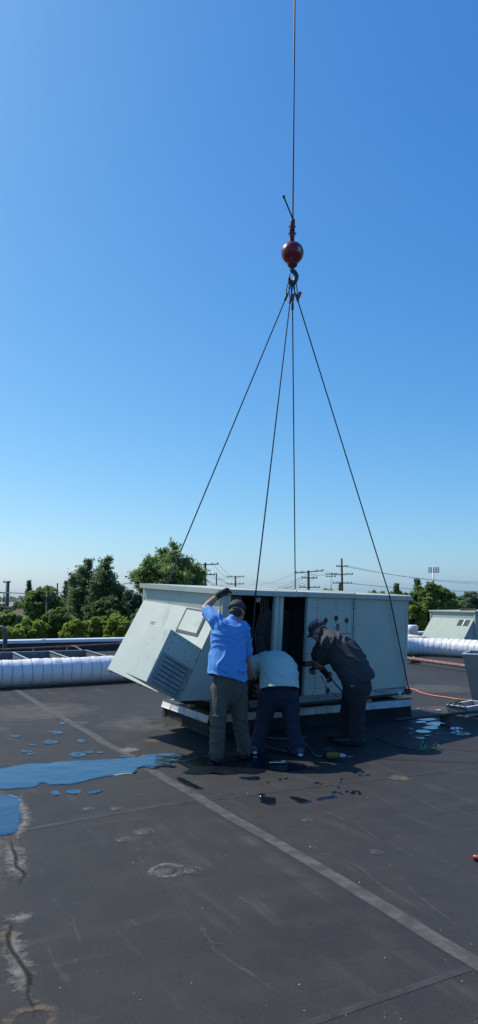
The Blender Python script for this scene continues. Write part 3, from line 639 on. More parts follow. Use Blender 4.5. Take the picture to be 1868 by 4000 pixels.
# ================================================================== THINGS ON THE ROOF
# ---- long white fabric duct behind the unit
def make_duct():
    P = catmull([(-9.5, 10.4, .25), (-6.9, 11.75, .25), (-4.30, 13.08, .25), (-2.30, 14.15, .25), (.3, 15.9, .25), (2.2, 17.7, .25), (3.6, 19.3, .25), (4.7, 20.3, .25), (5.6, 20.0, .25), (6.5, 19.0, .25), (7.6, 17.7, .25), (9.5, 15.9, .25)], 30)
    cum = [0]
    for a, b in zip(P, P[1:]): cum.append(cum[-1] + (b - a).length)
    SPC = .178; Rr = .238; n = 28; tot = cum[-1]; k = int(tot / .0295)
    V = []; Fs = []; j = 0; fr = []
    for i in range(k + 1):
        s = tot * i / k
        while j < len(cum) - 2 and cum[j + 1] < s: j += 1
        p = P[j].lerp(P[j + 1], (s - cum[j]) / (cum[j + 1] - cum[j])); t = (P[min(j + 2, len(P) - 1)] - P[max(j - 1, 0)]).normalized()
        sd_ = Vector((t.y, -t.x, 0)).normalized(); u_ = Vector((0, 0, 1)); ph = (s / SPC) % 1.0
        fr.append((s, p, t))
        for q in range(n):
            an = 2 * math.pi * q / n
            wr = mnoise.noise(Vector((s * 5.0, math.cos(an) * 2.2, math.sin(an) * 2.2)))
            w2 = mnoise.noise(Vector((s * 16 + an * 2.5, an * 3.0, 5.0)))
            top = .35 + .65 * max(0, math.sin(an))
            r = Rr - .006 + .008 * math.sin(math.pi * ph) ** .6 + (.018 * wr + .017 * w2) * top * math.sin(math.pi * ph)
            v = p + sd_ * math.cos(an) * r + u_ * math.sin(an) * r
            if v.z < .012: v.z = .012 + (v.z - .012) * .1
            V.append(v)
    for i in range(k):
        for q in range(n): Fs.append((i * n + q, i * n + (q + 1) % n, (i + 1) * n + (q + 1) % n, (i + 1) * n + q))
    D = empty('fabric_duct', (P[0].x, P[0].y, 0)); tag(D, 'long white fabric duct with ringed bands lying across the roof behind the unit', 'duct')
    off = Vector((-P[0].x, -P[0].y, 0))
    obj('sleeve', [v + off for v in V], Fs, FABRIC, D, True)
    me = None
    for i in range(int(tot / SPC) + 1):
        s = i * SPC + random.uniform(-.012, .012); f_ = min(fr, key=lambda a: abs(a[0] - s)); p, t = f_[1], f_[2]
        X = Vector((t.y, -t.x, 0)).normalized(); Mx = Matrix((X, Vector((0, 0, 1)), X.cross(Vector((0, 0, 1))))).transposed().to_4x4()
        if me is None:
            m = MB(); pts = [Vector((math.cos(2 * math.pi * q / 24) * (Rr - .006), math.sin(2 * math.pi * q / 24) * (Rr - .006), 0)) for q in range(25)]
            m.tube(pts, .0085, 6, False); o = m.build('band', BANDM, D, True); me = o.data
        else: o = link(bpy.data.objects.new('band', me), D)
        o.matrix_local = Matrix.Translation(p + off + Vector((0, 0, .004))) @ Mx @ Matrix.Rotation(random.uniform(-.05, .05), 4, 'X') @ Matrix.Rotation(random.uniform(-.06, .06), 4, 'Y')
make_duct()

# ---- steel dunnage frame behind the duct
O = gnd(335, 2541, .19); O.z = 0; d2 = gnd(425, 2566, .19); d2.z = 0; d2 = d2 - O; Ld = d2.length * 1.15; d2.normalize()
fb = gnd(0, 2550, .19); fb.z = 0; d1 = (fb - O); d1.normalize()
FR = empty('dunnage_frame', (O.x, O.y, 0)); tag(FR, 'low galvanised steel frame with cross dividers between parapet and white duct', 'steel frame')
def rail(name, a, b, h=.19, t_=.025, m_=GALV_DULL):
    d = (b - a).normalized(); s = Vector((-d.y, d.x, 0)) * t_ / 2
    r = MB().prism([a - s, b - s, b + s, a + s], (0, 0, h)).build(name, m_, FR)
    s3 = s * 2.4; MB().prism([a - s3 + Vector((0, 0, h + .001)), b - s3 + Vector((0, 0, h + .001)), b + s3 + Vector((0, 0, h + .001)), a + s3 + Vector((0, 0, h + .001))], (0, 0, .012)).build('flange', GALV, r)
z0 = Vector((0, 0, .002))
rail('side_rail', z0 - d1 * .01, d1 * 5.2 + z0); rail('side_rail', d2 * Ld - d1 * .01 + z0, d2 * Ld + d1 * 5.2 + z0)
for s in (0.0, .95, 1.88, 2.8, 3.7, 4.6): rail('divider', d1 * s + d2 * .03 + z0, d1 * s + d2 * (Ld - .03) + z0)
# ---- gas line on small stands along the parapet
gp_ = [gnd(-60, 2540, .26), gnd(25, 2536, .26), gnd(280, 2524, .27), gnd(475, 2513, .27)]; gp_.append(gp_[-1] + (gp_[-1] - gp_[-2]).normalized() * 3)
G_ = MB().tube(gp_, .021, 8).build('gas_pipe', RUST); tag(G_, 'thin rusty gas pipe on stands in front of the left parapet', 'pipe')
for px in (130, 262):
    c = gnd(px, 2531 if px < 200 else 2525, .26); s_ = MB().box((c.x - .015, c.y - .015, .07), (c.x + .015, c.y + .015, .245)).build('stand', GALV, G_); bx('foot', (c.x - .09, c.y - .06, .001), (c.x + .09, c.y + .06, .069), WHITE_METAL, s_, .01)
c = gnd(280, 2524, .27); MB().tube([c, c + Vector((.12, -.1, 0)), gnd(320, 2540, .19)], .02, 8).build('branch', RUST, G_)
MB().lathe([(.03, -.03), (.036, 0), (.03, .03)], c, 10).build('tee', RUST, G_, True)
# ---- gooseneck vent pipe at the left edge
c = gnd(18, 2566); tz = at(14, 2452, c.y).z
m = MB().tube(catmull([(c.x, c.y, 0), (c.x, c.y, tz * .5), (c.x, c.y, tz - .14), (c.x - .05, c.y, tz - .03), (c.x - .17, c.y, tz), (c.x - .34, c.y, tz - .02)], 5), .062, 14)
V_ = m.build('vent_pipe', mat('vent_pipe', (.085, .075, .07), .7, .2, .25, 12, dirt=(.2, .15, .12), dlo=.55, dhi=.7), None, True); tag(V_, 'dark bent vent pipe rising in front of the left parapet', 'vent pipe')
MB().lathe([(.14, .0), (.12, .05), (.066, .10), (.064, .12)], (c.x, c.y, .001), 16).build('boot', DARK_RUB, V_, True); MB().tube([(c.x - .33, c.y, tz - .018), (c.x - .36, c.y, tz - .021)], .072, 14).build('rim', V_.data.materials[0], V_)

# ---- second rooftop unit beyond the duct
Yf = 22.5; ct = at(1856, 2387, Yf)
U2 = empty('far_rooftop_unit', (ct.x, ct.y, 0), rad(27)); tag(U2, 'smaller grey-green rooftop unit with sloping hood standing behind the white duct', 'air handler')
z0f, z1f, Vf, Lf = .22, ct.z, 2.04, 2.9
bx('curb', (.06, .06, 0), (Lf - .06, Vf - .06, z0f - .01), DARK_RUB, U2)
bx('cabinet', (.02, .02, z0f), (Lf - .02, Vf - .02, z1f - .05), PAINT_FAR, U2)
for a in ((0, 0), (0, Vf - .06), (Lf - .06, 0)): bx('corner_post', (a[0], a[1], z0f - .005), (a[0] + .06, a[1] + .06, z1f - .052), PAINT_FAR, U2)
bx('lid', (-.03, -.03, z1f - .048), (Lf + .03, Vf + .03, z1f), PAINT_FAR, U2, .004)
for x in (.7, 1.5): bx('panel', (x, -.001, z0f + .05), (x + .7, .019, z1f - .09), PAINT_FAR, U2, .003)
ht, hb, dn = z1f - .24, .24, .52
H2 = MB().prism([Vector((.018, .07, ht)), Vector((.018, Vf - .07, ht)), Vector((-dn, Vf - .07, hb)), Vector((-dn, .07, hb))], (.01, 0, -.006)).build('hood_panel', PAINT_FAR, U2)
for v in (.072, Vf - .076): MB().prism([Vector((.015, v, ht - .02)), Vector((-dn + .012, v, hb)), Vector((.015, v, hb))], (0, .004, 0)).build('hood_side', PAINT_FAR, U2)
def h2(s, v, o=0.0): return Vector((.018 - (.018 + dn) * s - .87 * o, v, ht - (ht - hb) * s + .49 * o))
def q2(name, s0, s1, v0, v1, o0, o1, m_): 
    return MB().prism([h2(s0, v0, o0), h2(s0, v1, o0), h2(s1, v1, o0), h2(s1, v0, o0)], h2(0, 0, o1) - h2(0, 0, o0)).build(name, m_, H2)
q2('vision_panel', .06, .32, .18, .66, .001, .006, mat('dark_pane', (.02, .025, .035), .12, 0, .1, 4)); q2('pane_divider', .06, .32, .40, .43, .007, .010, mat('pane_strip', (.6, .75, .85), .4, 0, .05, 8))
ln = tag(MB().box((-.26, -.09, 0), (.26, .09, .055)).build('rusty_slab', mat('rusty_slab', (.22, .12, .09), .9, 0, .3, 9, bump=.3), None, bevel=.006), 'rusty brown slab lying on top of the smaller rooftop unit', 'slab')
ln.location = (ct.x + .07, ct.y + .9, z1f + .002); ln.rotation_euler = (0, 0, rad(-15))
# ---- low plywood-topped curb and round white vent further back
cq = gnd(1668, 2487, .45); EC = empty('equipment_curb', (cq.x, cq.y, 0), rad(8)); tag(EC, 'low roof curb with white edge and weathered plywood top behind the duct', 'curb')
bx('curb_wall', (-3.2, 0, 0), (.0, 2.2, .34), PARWALL, EC); bx('edge_trim', (-3.22, -.03, .342), (.02, 2.23, .43), CAPMET, EC, .004)
bx('plywood_top', (-3.18, .01, .432), (-.02, 2.19, .455), mat('weathered_ply', (.55, .46, .33), .9, 0, .25, 5, dirt=(.72, .66, .54), dscale=9, dlo=.45, dhi=.6), EC)
wv = at(1612, 2457, 25.6); VW = tag(MB().lathe([(.17, 0), (.17, wv.z - .10), (.19, wv.z - .06), (.20, wv.z + .10), (.14, wv.z + .14)], (wv.x, wv.y, 0), 20).build('roof_vent', WHITE_METAL, None, True), 'round white roof vent in front of the far parapet', 'vent')

# ---- rusty pipe on a block in front of the right hand duct
q0 = gnd(1560, 2567, .13); q1 = gnd(1823, 2603, .13); dq = (q1 - q0).normalized()
PP = tag(MB().tube([q0 - dq * 2.5, q0, q1, q1 + dq * 2.0], .042, 12).build('rusty_pipe', RUST, None, True), 'thick rusty pipe on rubber blocks along the foot of the white duct', 'pipe')
c = gnd(1621, 2590); bk = bx('rubber_block', (-.125, -.06, 0), (.125, .06, .082), DARK_RUB, None, .006); bk.location = (c.x, c.y, .002); bk.rotation_euler = (0, 0, rad(12)); tag(bk, 'black rubber block carrying the thick rusty pipe', 'block')
pc = gnd(1617, 2573, .13)
MB().tube([pc + Vector((-.0, -.045, -.045)), pc + Vector((0, -.05, .0)), pc + Vector((0, -.03, .05)), pc + Vector((0, .03, .052))], .009, 6).build('strap', mat('strap_tan', (.55, .47, .33), .6, 0, .1, 10), PP)
# ---- steel pipe from the curb to the right, on a block
a0 = gnd(1590, 2808, .125); a1 = gnd(1868, 2779, .125); da = (a1 - a0).normalized()
SP = tag(MB().tube([a0 - da * .2, a0, a1, a1 + da * 2.5], .018, 10).build('conduit', mat('dark_conduit', (.055, .045, .042), .55, .3, .25, 10), None, True), 'dark steel conduit leading from the curb across a rubber block', 'pipe')
c = gnd(1744, 2829); bk = MB().prism([(-.058, -.05, 0), (.058, -.05, 0), (.05, -.04, .105), (-.05, -.04, .105)], (0, .10, 0)).build('pipe_support', DARK_RUB, None, bevel=.008); bk.location = (c.x, c.y + .04, .015); bk.rotation_euler = (0, 0, rad(10)); tag(bk, 'small black rubber pipe support standing among the puddles', 'block')
bx('top_plate', (-.045, -.03, .106), (.045, .05, .112), GALV, bk)
# ---- grey electrical box with knockouts, wires inside
b0_ = gnd(1828, 2802); b1_ = gnd(1749, 2791); dB = b1_ - b0_; wB = dB.length; rzB = math.atan2(-dB.y, -dB.x)
EB = empty('electrical_box', (b1_.x, b1_.y, .003), rzB); tag(EB, 'open grey electrical box with round knockouts and loose wires on the roof', 'electrical box')
GB = mat('grey_enclosure', (.30, .33, .34), .5, .2, .08, 6, dirt=(.2, .2, .19), dlo=.55, dhi=.75)
hB_, dpt, tk = .125, .62, .012
for nm, a, b in (('front_wall', (0, 0, 0), (wB, tk, hB_)), ('back_wall', (0, dpt - tk, 0), (wB, dpt, hB_)), ('side_wall', (0, tk, 0), (tk, dpt - tk, hB_)), ('side_wall', (wB - tk, tk, 0), (wB, dpt - tk, hB_)), ('base', (tk, tk, .002), (wB - tk, dpt - tk, .012))):
    bx(nm, a, b, GB, EB)
m = MB()
for nm, a, b in (('f', (-.012, -.012, 0), (wB + .012, tk + .006, 0)), ('b', (-.012, dpt - tk, 0), (wB + .012, dpt + .012, 0)), ('l', (-.012, tk + .006, 0), (tk + .006, dpt - tk, 0)), ('r', (wB - tk - .006, tk + .006, 0), (wB + .012, dpt - tk, 0))):
    m.box((a[0], a[1], hB_ + .001), (b[0], b[1], hB_ + .009))
m.build('rim', WHITE_METAL, EB)
for k in range(3):
    ko = MB().lathe([(.036, 0), (.036, .003), (.030, .003), (.030, .001), (.020, .001), (.020, .004), (.010, .004)], (0, 0, 0), 18, Matrix.Rotation(rad(90), 3, 'X')).build('knockout', GALV_DULL, EB); ko.location = (wB * (.2 + .3 * k), -.0005, .06)
hw = [tag(MB().tube(catmull(pts, 6), .007, 6).build('loose_cable', BLACK), lab, 'cable') for pts, lab in (
    ([gnd(1744, 2768, .06), gnd(1748, 2756, .20), gnd(1770, 2746, .26), gnd(1800, 2748, .24), gnd(1822, 2762, .10)], 'black cable looping over the corner of the grey electrical box'),
    ([gnd(1770, 2760, .08), gnd(1786, 2744, .26), gnd(1797, 2739, .28), gnd(1796, 2750, .18), gnd(1785, 2758, .08)], 'short black cable arching up inside the grey electrical box'))]
for k in range(7):
    c_ = Vector((.08 + .035 * k, .1 + .07 * (k % 4), .014)); MB().lathe([(.016, 0), (.016, .07 + .012 * (k % 3)), (.008, .085 + .01 * (k % 2))], c_, 8).build('wire_nut', mat('wire_nut' + str(k % 2), ((.5, .42, .3) if k % 2 else (.45, .47, .5)), .5, 0, .1, 10), EB)
# ---- tapered sheet metal hopper behind the box
h0 = gnd(1848, 2748); hz = at(1814, 2553, h0.y).z; hx0 = at(1814, 2553, h0.y).x
HP = empty('metal_hopper', (h0.x, h0.y, 0), rad(-26)); tag(HP, 'tall dull grey tapered sheet metal hopper standing behind the electrical box', 'hopper')
lx = hx0 - h0.x; wt, wb_ = 1.15, .62
HM = mat('hopper_sheet', (.30, .315, .30), .5, .25, .1, 3, dirt=(.15, .15, .14), dlo=.55, dhi=.8)
bt = [Vector((0, 0, .003)), Vector((wb_, 0, .003)), Vector((wb_, .5, .003)), Vector((0, .5, .003))]; tp = [Vector((lx, -.15, hz)), Vector((lx + wt, -.15, hz)), Vector((lx + wt, .70, hz)), Vector((lx, .70, hz))]
for i in range(4):
    j = (i + 1) % 4; nrm = (bt[j] - bt[i]).cross(tp[i] - bt[i]).normalized()
    MB().prism([bt[i], bt[j], tp[j], tp[i]], -nrm * .004).build('side_sheet', HM, HP)
m = MB()
for i in range(4):
    j = (i + 1) % 4; m.tube([tp[i], tp[j]], .011, 6)
m.build('rolled_rim', WHITE_METAL, HP)

# ---- cords, wires, tools and scraps on the membrane
oc = catmull([gnd(1500, 2688), gnd(1590, 2692), gnd(1622, 2697), gnd(1645, 2708), gnd(1690, 2719), gnd(1745, 2727), gnd(1790, 2734), gnd(1850, 2738), gnd(1960, 2742)], 8)
tag(MB().tube([p + Vector((0, 0, .012)) for p in oc], .009, 8).build('extension_cord', ORANGE, None, True), 'bright orange extension cord snaking over the roof behind the curb', 'cord')
def wire(name, P, r, m_, lab, z=.022, cat='wire'):
    return tag(MB().tube([p + Vector((0, 0, r + z)) for p in catmull(P, 6)], r, 6).build(name, m_, None, True), lab, cat)
w1 = wire('cable_end', [gnd(1460, 2890), gnd(1540, 2922), gnd(1600, 2938), gnd(1640, 2930), gnd(1662, 2912, .05)], .007, BLACK, 'black cable with frayed green conductors on the shaded roof', cat='cable')
for a, b in (((1640, 2925), (1655, 2893)), ((1645, 2925), (1664, 2906)), ((1648, 2928), (1668, 2912))):
    MB().tube(catmull([gnd(*a, .035), gnd((a[0] + b[0]) / 2, (a[1] + b[1]) / 2 + 3, .05), gnd(*b, .06)], 4), .0045, 6).build('conductor', GREEN, w1)
w2_ = wire('cable_end', [gnd(1560, 2915), gnd(1620, 2945), gnd(1665, 2942), gnd(1690, 2925), gnd(1712, 2912, .04)], .007, BLACK, 'black cable whose single green conductor points at the puddles', cat='cable')
MB().tube([gnd(1700, 2919, .035), gnd(1716, 2911, .05)], .010, 6).build('conductor', GREEN, w2_)
wire('tan_wire', [gnd(1150, 2875), gnd(1185, 2905), gnd(1212, 2935), gnd(1235, 2961), gnd(1262, 2963)], .004, COPPER, 'thin tan wire curling from the bent worker towards the drill')
wire('tan_wire', [gnd(1020, 2878), gnd(1050, 2890), gnd(1120, 2894), gnd(1200, 2888)], .004, COPPER, 'thin tan wire at the foot of the curb behind the bent worker')
wire('tan_wire', [gnd(1020, 2918), gnd(1060, 2930), gnd(1120, 2945)], .004, COPPER, 'thin tan wire between the feet of the bent worker')
# cordless drill lying on its side
dc = gnd(1306, 2974); DR = empty('cordless_drill', (dc.x, dc.y, .014), rad(-8)); tag(DR, 'yellow and black cordless drill lying on the roof by the workers', 'drill')
RY = Matrix.Rotation(rad(90), 3, 'Y')
MB().lathe([(.022, -.075), (.034, -.06), (.034, .02), (.028, .05), (.024, .06)], (0, 0, .040), 14, RY).build('motor_housing', YELLOW, DR, True)
MB().lathe([(.024, .061), (.026, .085), (.016, .105), (.006, .11)], (0, 0, .040), 12, RY).build('chuck', GALV, DR, True); MB().tube([(.10, 0, .04), (.185, 0, .035)], .0035, 6).build('drill_bit', GALV, DR)
MB().prism([(-.055, .015, .012), (-.005, .015, .012), (-.035, .14, .012), (-.085, .14, .012)], (0, 0, .045)).build('handle', BLACK, DR, bevel=.008)
bx('battery', (-.12, .142, .002), (-.01, .205, .075), BLACK, DR, .008); bx('grip_stripe', (-.095, .206, .02), (-.03, .210, .055), YELLOW, DR)
c = gnd(1882, 3366); rh = MB().lathe([(.012, -.05), (.017, -.045), (.017, .03), (.011, .05)], (c.x, c.y, .020), 10, Matrix.Rotation(rad(90), 3, 'Y') @ Matrix.Rotation(rad(20), 3, 'X')).build('screwdriver_handle', mat('red_handle', (.28, .02, .02), .4, 0, .05, 10), None, True); tag(rh, 'red screwdriver handle lying on the sunlit membrane', 'screwdriver')
MB().tube([(c.x + .05, c.y, .02), (c.x + .15, c.y + .01, .012)], .004, 6).build('shaft', GALV, rh)
SCR = mat('paper_scrap', (.62, .60, .56), .8, 0, .1, 20)
def scrap(px, py, l, wd, rz, lab, hgt=.02, m_=SCR):
    c = gnd(px, py); n = 7; V = []; 
    for i in range(n):
        for j in range(3):
            x = (i / (n - 1) - .5) * l; y = (j / 2 - .5) * wd * (1 - .5 * abs(i / (n - 1) - .5)); V.append(Vector((x, y + .01 * mnoise.noise(Vector((x * 30, px, 0))), .016 + hgt * (.5 + .5 * mnoise.noise(Vector((x * 40, y * 60, px * .1)))))))
    o = obj('scrap', V, [(i * 3 + j, i * 3 + j + 1, i * 3 + j + 4, i * 3 + j + 3) for i in range(n - 1) for j in range(2)], m_)
    s_ = o.modifiers.new('t', 'SOLIDIFY'); s_.thickness = .002; o.location = (c.x, c.y, 0); o.rotation_euler = (0, 0, rz); tag(o, lab, 'scrap')
scrap(1085, 2988, .16, .035, .05, 'torn pale paper strip on the wet roof by the bent worker', .015)
scrap(1108, 2992, .06, .035, 1.1, 'crumpled pinkish paper scrap standing on the wet roof', .05, mat('pink_scrap', (.6, .42, .38), .8, 0, .1, 20))
scrap(1633, 2774, .17, .025, .15, 'white plastic strip on the dry roof beside the curb'); scrap(1712, 2780, .07, .03, .3, 'white scrap on the roof near the grey electrical box'); scrap(1670, 2787, .05, .02, .1, 'tiny white scrap behind the dark steel conduit')

# ================================================================== BEYOND THE ROOF: trees, houses, poles, wires
def leafmat(name, c, var=.25, isl=.35, trans=.35): return mat(name, c, .55, 0, var, .7, island=isl, trans=trans, spec=.35)
LF = {'bright': leafmat('leaf_bright', (.25, .32, .06), trans=.5), 'mid': leafmat('leaf_mid', (.17, .25, .07), trans=.5), 'dark': leafmat('leaf_dark', (.12, .18, .065), trans=.45),
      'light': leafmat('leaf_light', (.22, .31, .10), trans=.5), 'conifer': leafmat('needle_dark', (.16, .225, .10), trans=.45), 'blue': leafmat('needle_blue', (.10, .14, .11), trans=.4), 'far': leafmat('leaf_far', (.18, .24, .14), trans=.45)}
def leaf_object(name, C, S, m_, parent, D=None, aspect=.6):
    """many small leaf-sized quads: centres C (n,3), sizes S (n), optional main direction D"""
    n = len(C); C = np.asarray(C, float); S = np.asarray(S, float)
    a = RNG.normal(size=(n, 3)) if D is None else np.asarray(D, float) + RNG.normal(size=(n, 3)) * .35
    a /= np.linalg.norm(a, axis=1, keepdims=True)
    b = RNG.normal(size=(n, 3)); b -= a * (a * b).sum(1, keepdims=True); b /= np.linalg.norm(b, axis=1, keepdims=True)
    a *= S[:, None]; b *= S[:, None] * aspect
    V = np.stack([C - a, C + b * .9 - a * .1, C + a, C - b * .9 - a * .1], 1).reshape(-1, 3)
    me = bpy.data.meshes.new(name); me.vertices.add(4 * n); me.vertices.foreach_set('co', V.ravel())
    me.loops.add(4 * n); me.loops.foreach_set('vertex_index', np.arange(4 * n, dtype=np.int32)); me.polygons.add(n)
    me.polygons.foreach_set('loop_start', np.arange(0, 4 * n, 4, dtype=np.int32)); me.polygons.foreach_set('loop_total', np.full(n, 4, dtype=np.int32))
    me.update(calc_edges=True); me.materials.append(m_)
    return link(bpy.data.objects.new(name, me), parent)
def broadleaf(px, topy, halfw, Y, label, kind='mid', boty=None, ncl=70, lpc=70, ls=.16, group=None, name='broadleaf_tree', bush=False):
    """leafy tree whose crown top is at pixel topy when standing Y metres away; halfw = half crown width in pixels"""
    top = at(px, topy, Y); rx = halfw * Y / F; zb = at(px, boty, Y).z if boty else GZ + (top.z - GZ) * .3
    r = empty(name, (top.x, Y, GZ)); tag(r, label, 'bush' if bush else 'tree', group)
    cz = (top.z + zb) / 2 - GZ; rz = (top.z - zb) / 2; cl = []
    sd_ = random.random() * 50
    while len(cl) < ncl:
        v = Vector((random.gauss(0, 1), random.gauss(0, 1), random.gauss(0, 1))).normalized(); q = random.uniform(.35, 1) ** .5
        q *= .92 + .28 * mnoise.noise(v * 2.3 + Vector((sd_, 0, 0)))
        cl.append(Vector((v.x * rx * q, v.y * rx * .85 * q, cz + v.z * rz * q)))
    cr = .20 * (rx * rx * rz) ** (1 / 3)
    C = []; S = []
    for c in cl:
        k = lpc; g_ = RNG.normal(size=(k, 3)); g_ /= np.linalg.norm(g_, axis=1, keepdims=True); rr = cr * random.uniform(.5, 1.35) * RNG.uniform(.35, 1, size=(k, 1)) ** .5
        C.append(np.array(c) + g_ * rr * np.array([1, 1, .75])); S.append(RNG.uniform(.6, 1.3, k) * ls)
    leaf_object('crown', np.concatenate(C), np.concatenate(S), LF[kind], r, aspect=.62)
    m = MB(); h = cz; tr = .05 * rx + .07
    m.tube([(0, 0, -.1), (.02 * rx, 0, h * .45), (0, .03 * rx, h), (.02, 0, h + rz * .5)], [tr * 1.3, tr, tr * .7, tr * .2], 8)
    for c in cl[:14]:
        s_ = Vector((0, 0, h * random.uniform(.5, 1.0))); m.tube([s_, s_.lerp(c, .5) + Vector((0, 0, .15 * rz)), c], [tr * .4, tr * .25, tr * .07], 5)
    m.build('trunk', BARK, r, True)
    return r
def conifer(px, topy, halfw, Y, label, kind='conifer', boty=None, lev=26, sweep=.35, ls=.17, group=None, name='conifer_tree', dens=1.0, taper=1.0, bare=.12):
    top = at(px, topy, Y); rx = halfw * Y / F; zb = at(px, boty, Y).z if boty else GZ + 1.0
    r = empty(name, (top.x, Y, GZ)); tag(r, label, 'tree', group); Ht = top.z - GZ; b0h = zb - GZ
    m = MB(); tr = .012 * Ht + .05; m.tube([(0, 0, -.1), (0, 0, Ht * .5), (.03, 0, Ht)], [tr, tr * .6, .02], 8)
    C = []; S = []; D = []
    for i in range(lev):
        t = i / (lev - 1); h = b0h + (Ht - b0h) * t; ln = rx * ((1 - t) ** taper * .95 + .05) * random.uniform(.75, 1.15)
        nb = random.randint(5, 8); ph = random.uniform(0, 6.28)
        for k in range(nb):
            an = ph + 6.283 * k / nb + random.gauss(0, .2); l_ = ln * random.uniform(.5, 1.25)
            d = Vector((math.cos(an), math.sin(an), 0)); p0_ = Vector((0, 0, h)); p1_ = p0_ + d * l_ * .6 + Vector((0, 0, -.05 * l_ + sweep * l_ * .3)); p2_ = p0_ + d * l_ + Vector((0, 0, sweep * l_))
            m.tube([p0_, p1_, p2_], [.035, .022, .006], 4, False)
            n = max(6, int(l_ * 26 * dens / (ls / .17)))
            for _ in range(n):
                q = random.uniform(bare, 1.05); base = (p0_.lerp(p1_, q / .6) if q < .6 else p1_.lerp(p2_, (q - .6) / .4))
                w_ = .07 * l_ * (1.15 - q) + .05
                side = Vector((-d.y, d.x, 0)) * random.gauss(0, 1) * w_ * 2.0
                C.append(base + side + Vector((0, 0, random.gauss(0, w_ * .55)))); S.append(random.uniform(.6, 1.3) * ls); D.append(d * .6 + Vector((0, 0, .7)) + side * .8)
    leaf_object('crown', C, S, LF[kind], r, D, .38); m.build('trunk', BARK, r, True)
    return r
# tall hedge right behind the left parapet
HG = 'hedge trees behind the left parapet'
for px, ty, hw, Y, kd, lab in ((15, 2448, 75, 27, 'bright', 'low leafy hedge tree behind the vent pipe'), (110, 2420, 72, 28, 'bright', 'bright leafy hedge tree below the brown house roof'),
                           (222, 2368, 62, 29, 'mid', 'tall dense dark hedge tree right of the brown house roof'), (300, 2425, 62, 27.5, 'bright', 'broad leafy hedge tree above the dunnage frame'),
                           (385, 2412, 70, 28, 'bright', 'leafy hedge tree below the twin-topped conifer'), (470, 2402, 70, 27, 'bright', 'leafy hedge tree beside the sloping hood of the hanging unit'),
                           (560, 2385, 80, 29, 'mid', 'leafy hedge tree hidden behind the sloping hood')):
    broadleaf(px, ty, hw, Y, lab, kd, 2540, 90, 95, .095, HG, 'hedge_tree')
broadleaf(30, 2385, 70, 40, 'feathery light green tree behind the hedge at the far left', 'light', 2500, 60, 110, .11)
broadleaf(168, 2290, 82, 52, 'rounded yellowish green tree behind the brown house roof', 'mid', 2440, 150, 100, .12)
for px, ty, hw, Y, lab in ((40, 2352, 70, 75, 'hazy green tree filling the gap behind the feathery light green tree'), (232, 2345, 50, 66, 'green tree filling the gap left of the conifer pair'), (290, 2352, 55, 64, 'green tree at the foot of the layered spruce'), (455, 2345, 60, 60, 'green tree right of the conifer pair'), (530, 2330, 60, 66, 'green tree just left of the hanging unit lid')):
    broadleaf(px, ty, hw, Y, lab, 'far', 2460, 60, 100, .16)
broadleaf(75, 2375, 40, 60, 'small dark round tree left of the rounded yellowish green tree', 'dark', 2450, 40, 60, .2)
broadleaf(415, 2330, 95, 43, 'dark leafy tree at the foot of the twin conifers', 'dark', 2480, 70, 130, .12)
broadleaf(500, 2300, 62, 62, 'grey-green tree between the conifers and the hanging unit', 'far', 2440, 50, 70, .24)
conifer(115, 2272, 34, 85, 'small slim dark spruce above the rounded yellowish green tree', 'blue', 2400, 18, -.1, .26)
conifer(262, 2273, 45, 70, 'dark layered spruce seen left of the conifer pair', 'blue', 2400, 18, .02, .24)
# tall light tree behind the hanging unit: ascending limbs, tufted
def ascending(px, topy, halfw, Y, label, kind, boty, nl=15, ls=.1, tuft=9, pl=1.0):
    """several steep leaders, each set with short upright twigs: a flame-like, open crown"""
    top = at(px, topy, Y); rx = halfw * Y / F; r = empty('ascending_tree', (top.x, Y, GZ)); tag(r, label, 'tree'); Ht = top.z - GZ; b0h = at(px, boty, Y).z - GZ
    m = MB(); m.tube([(0, 0, -.1), (.05, 0, b0h), (0, 0, Ht * .75)], [.30, .24, .10], 8); C = []; S = []
    for i in range(nl):
        an = 2.4 * i + random.uniform(-.3, .3); rr = rx * math.sqrt((i + .25) / nl) * random.uniform(.85, 1.1); d = Vector((math.cos(an), math.sin(an), 0)); q0 = Vector((0, 0, b0h * random.uniform(.7, 1.1) + (Ht - b0h) * .12 * (i % 3)))
        zt = b0h + (Ht - b0h) * (1 - .50 * (rr / rx) ** 1.4) * (1.0 if i == 0 else random.uniform(.72, 1.0)); q2_ = d * rr + Vector((0, 0, zt)); q1 = q0.lerp(q2_, .55) + d * rr * .22
        Lp = catmull([q0, q1, q2_], 8); nL = len(Lp); m.tube(Lp, [.09 - .08 * k / (nL - 1) for k in range(nL)], 5, False)
        for k in range(3, nL):
            for _ in range(4):
                a2 = random.uniform(0, 6.283); tl_ = random.uniform(.25, .95) * (1.25 - .75 * k / nL) * pl; dv = Vector((math.cos(a2), math.sin(a2), random.uniform(.2, 1.2))).normalized(); e_ = Lp[k] + dv * tl_
                m.tube([Lp[k], e_], [.018, .006], 4, False)
                for j in range(4):
                    c = Lp[k].lerp(e_, .3 + .24 * j); w_ = .085
                    for _2 in range(tuft): C.append(c + Vector((random.gauss(0, w_), random.gauss(0, w_), random.gauss(0, w_)))); S.append(random.uniform(.6, 1.3) * ls)
    leaf_object('crown', C, S, LF[kind], r, None, .5); m.build('trunk', BARK, r, True)
ascending(662, 2128, 150, 42, 'tall light green tree with ascending branches rising behind the hanging unit', 'light', 2360, 24, .10, 5, .95)
ascending(335, 2194, 70, 46, 'wide dark tree with upswept tufted branches, left of the twin pair', 'conifer', 2440, 11, .105, 6, 1.0)
ascending(410, 2176, 66, 45, 'tallest dark tree of the twin pair with upswept tufted branches', 'conifer', 2440, 10, .105, 6, 1.0)
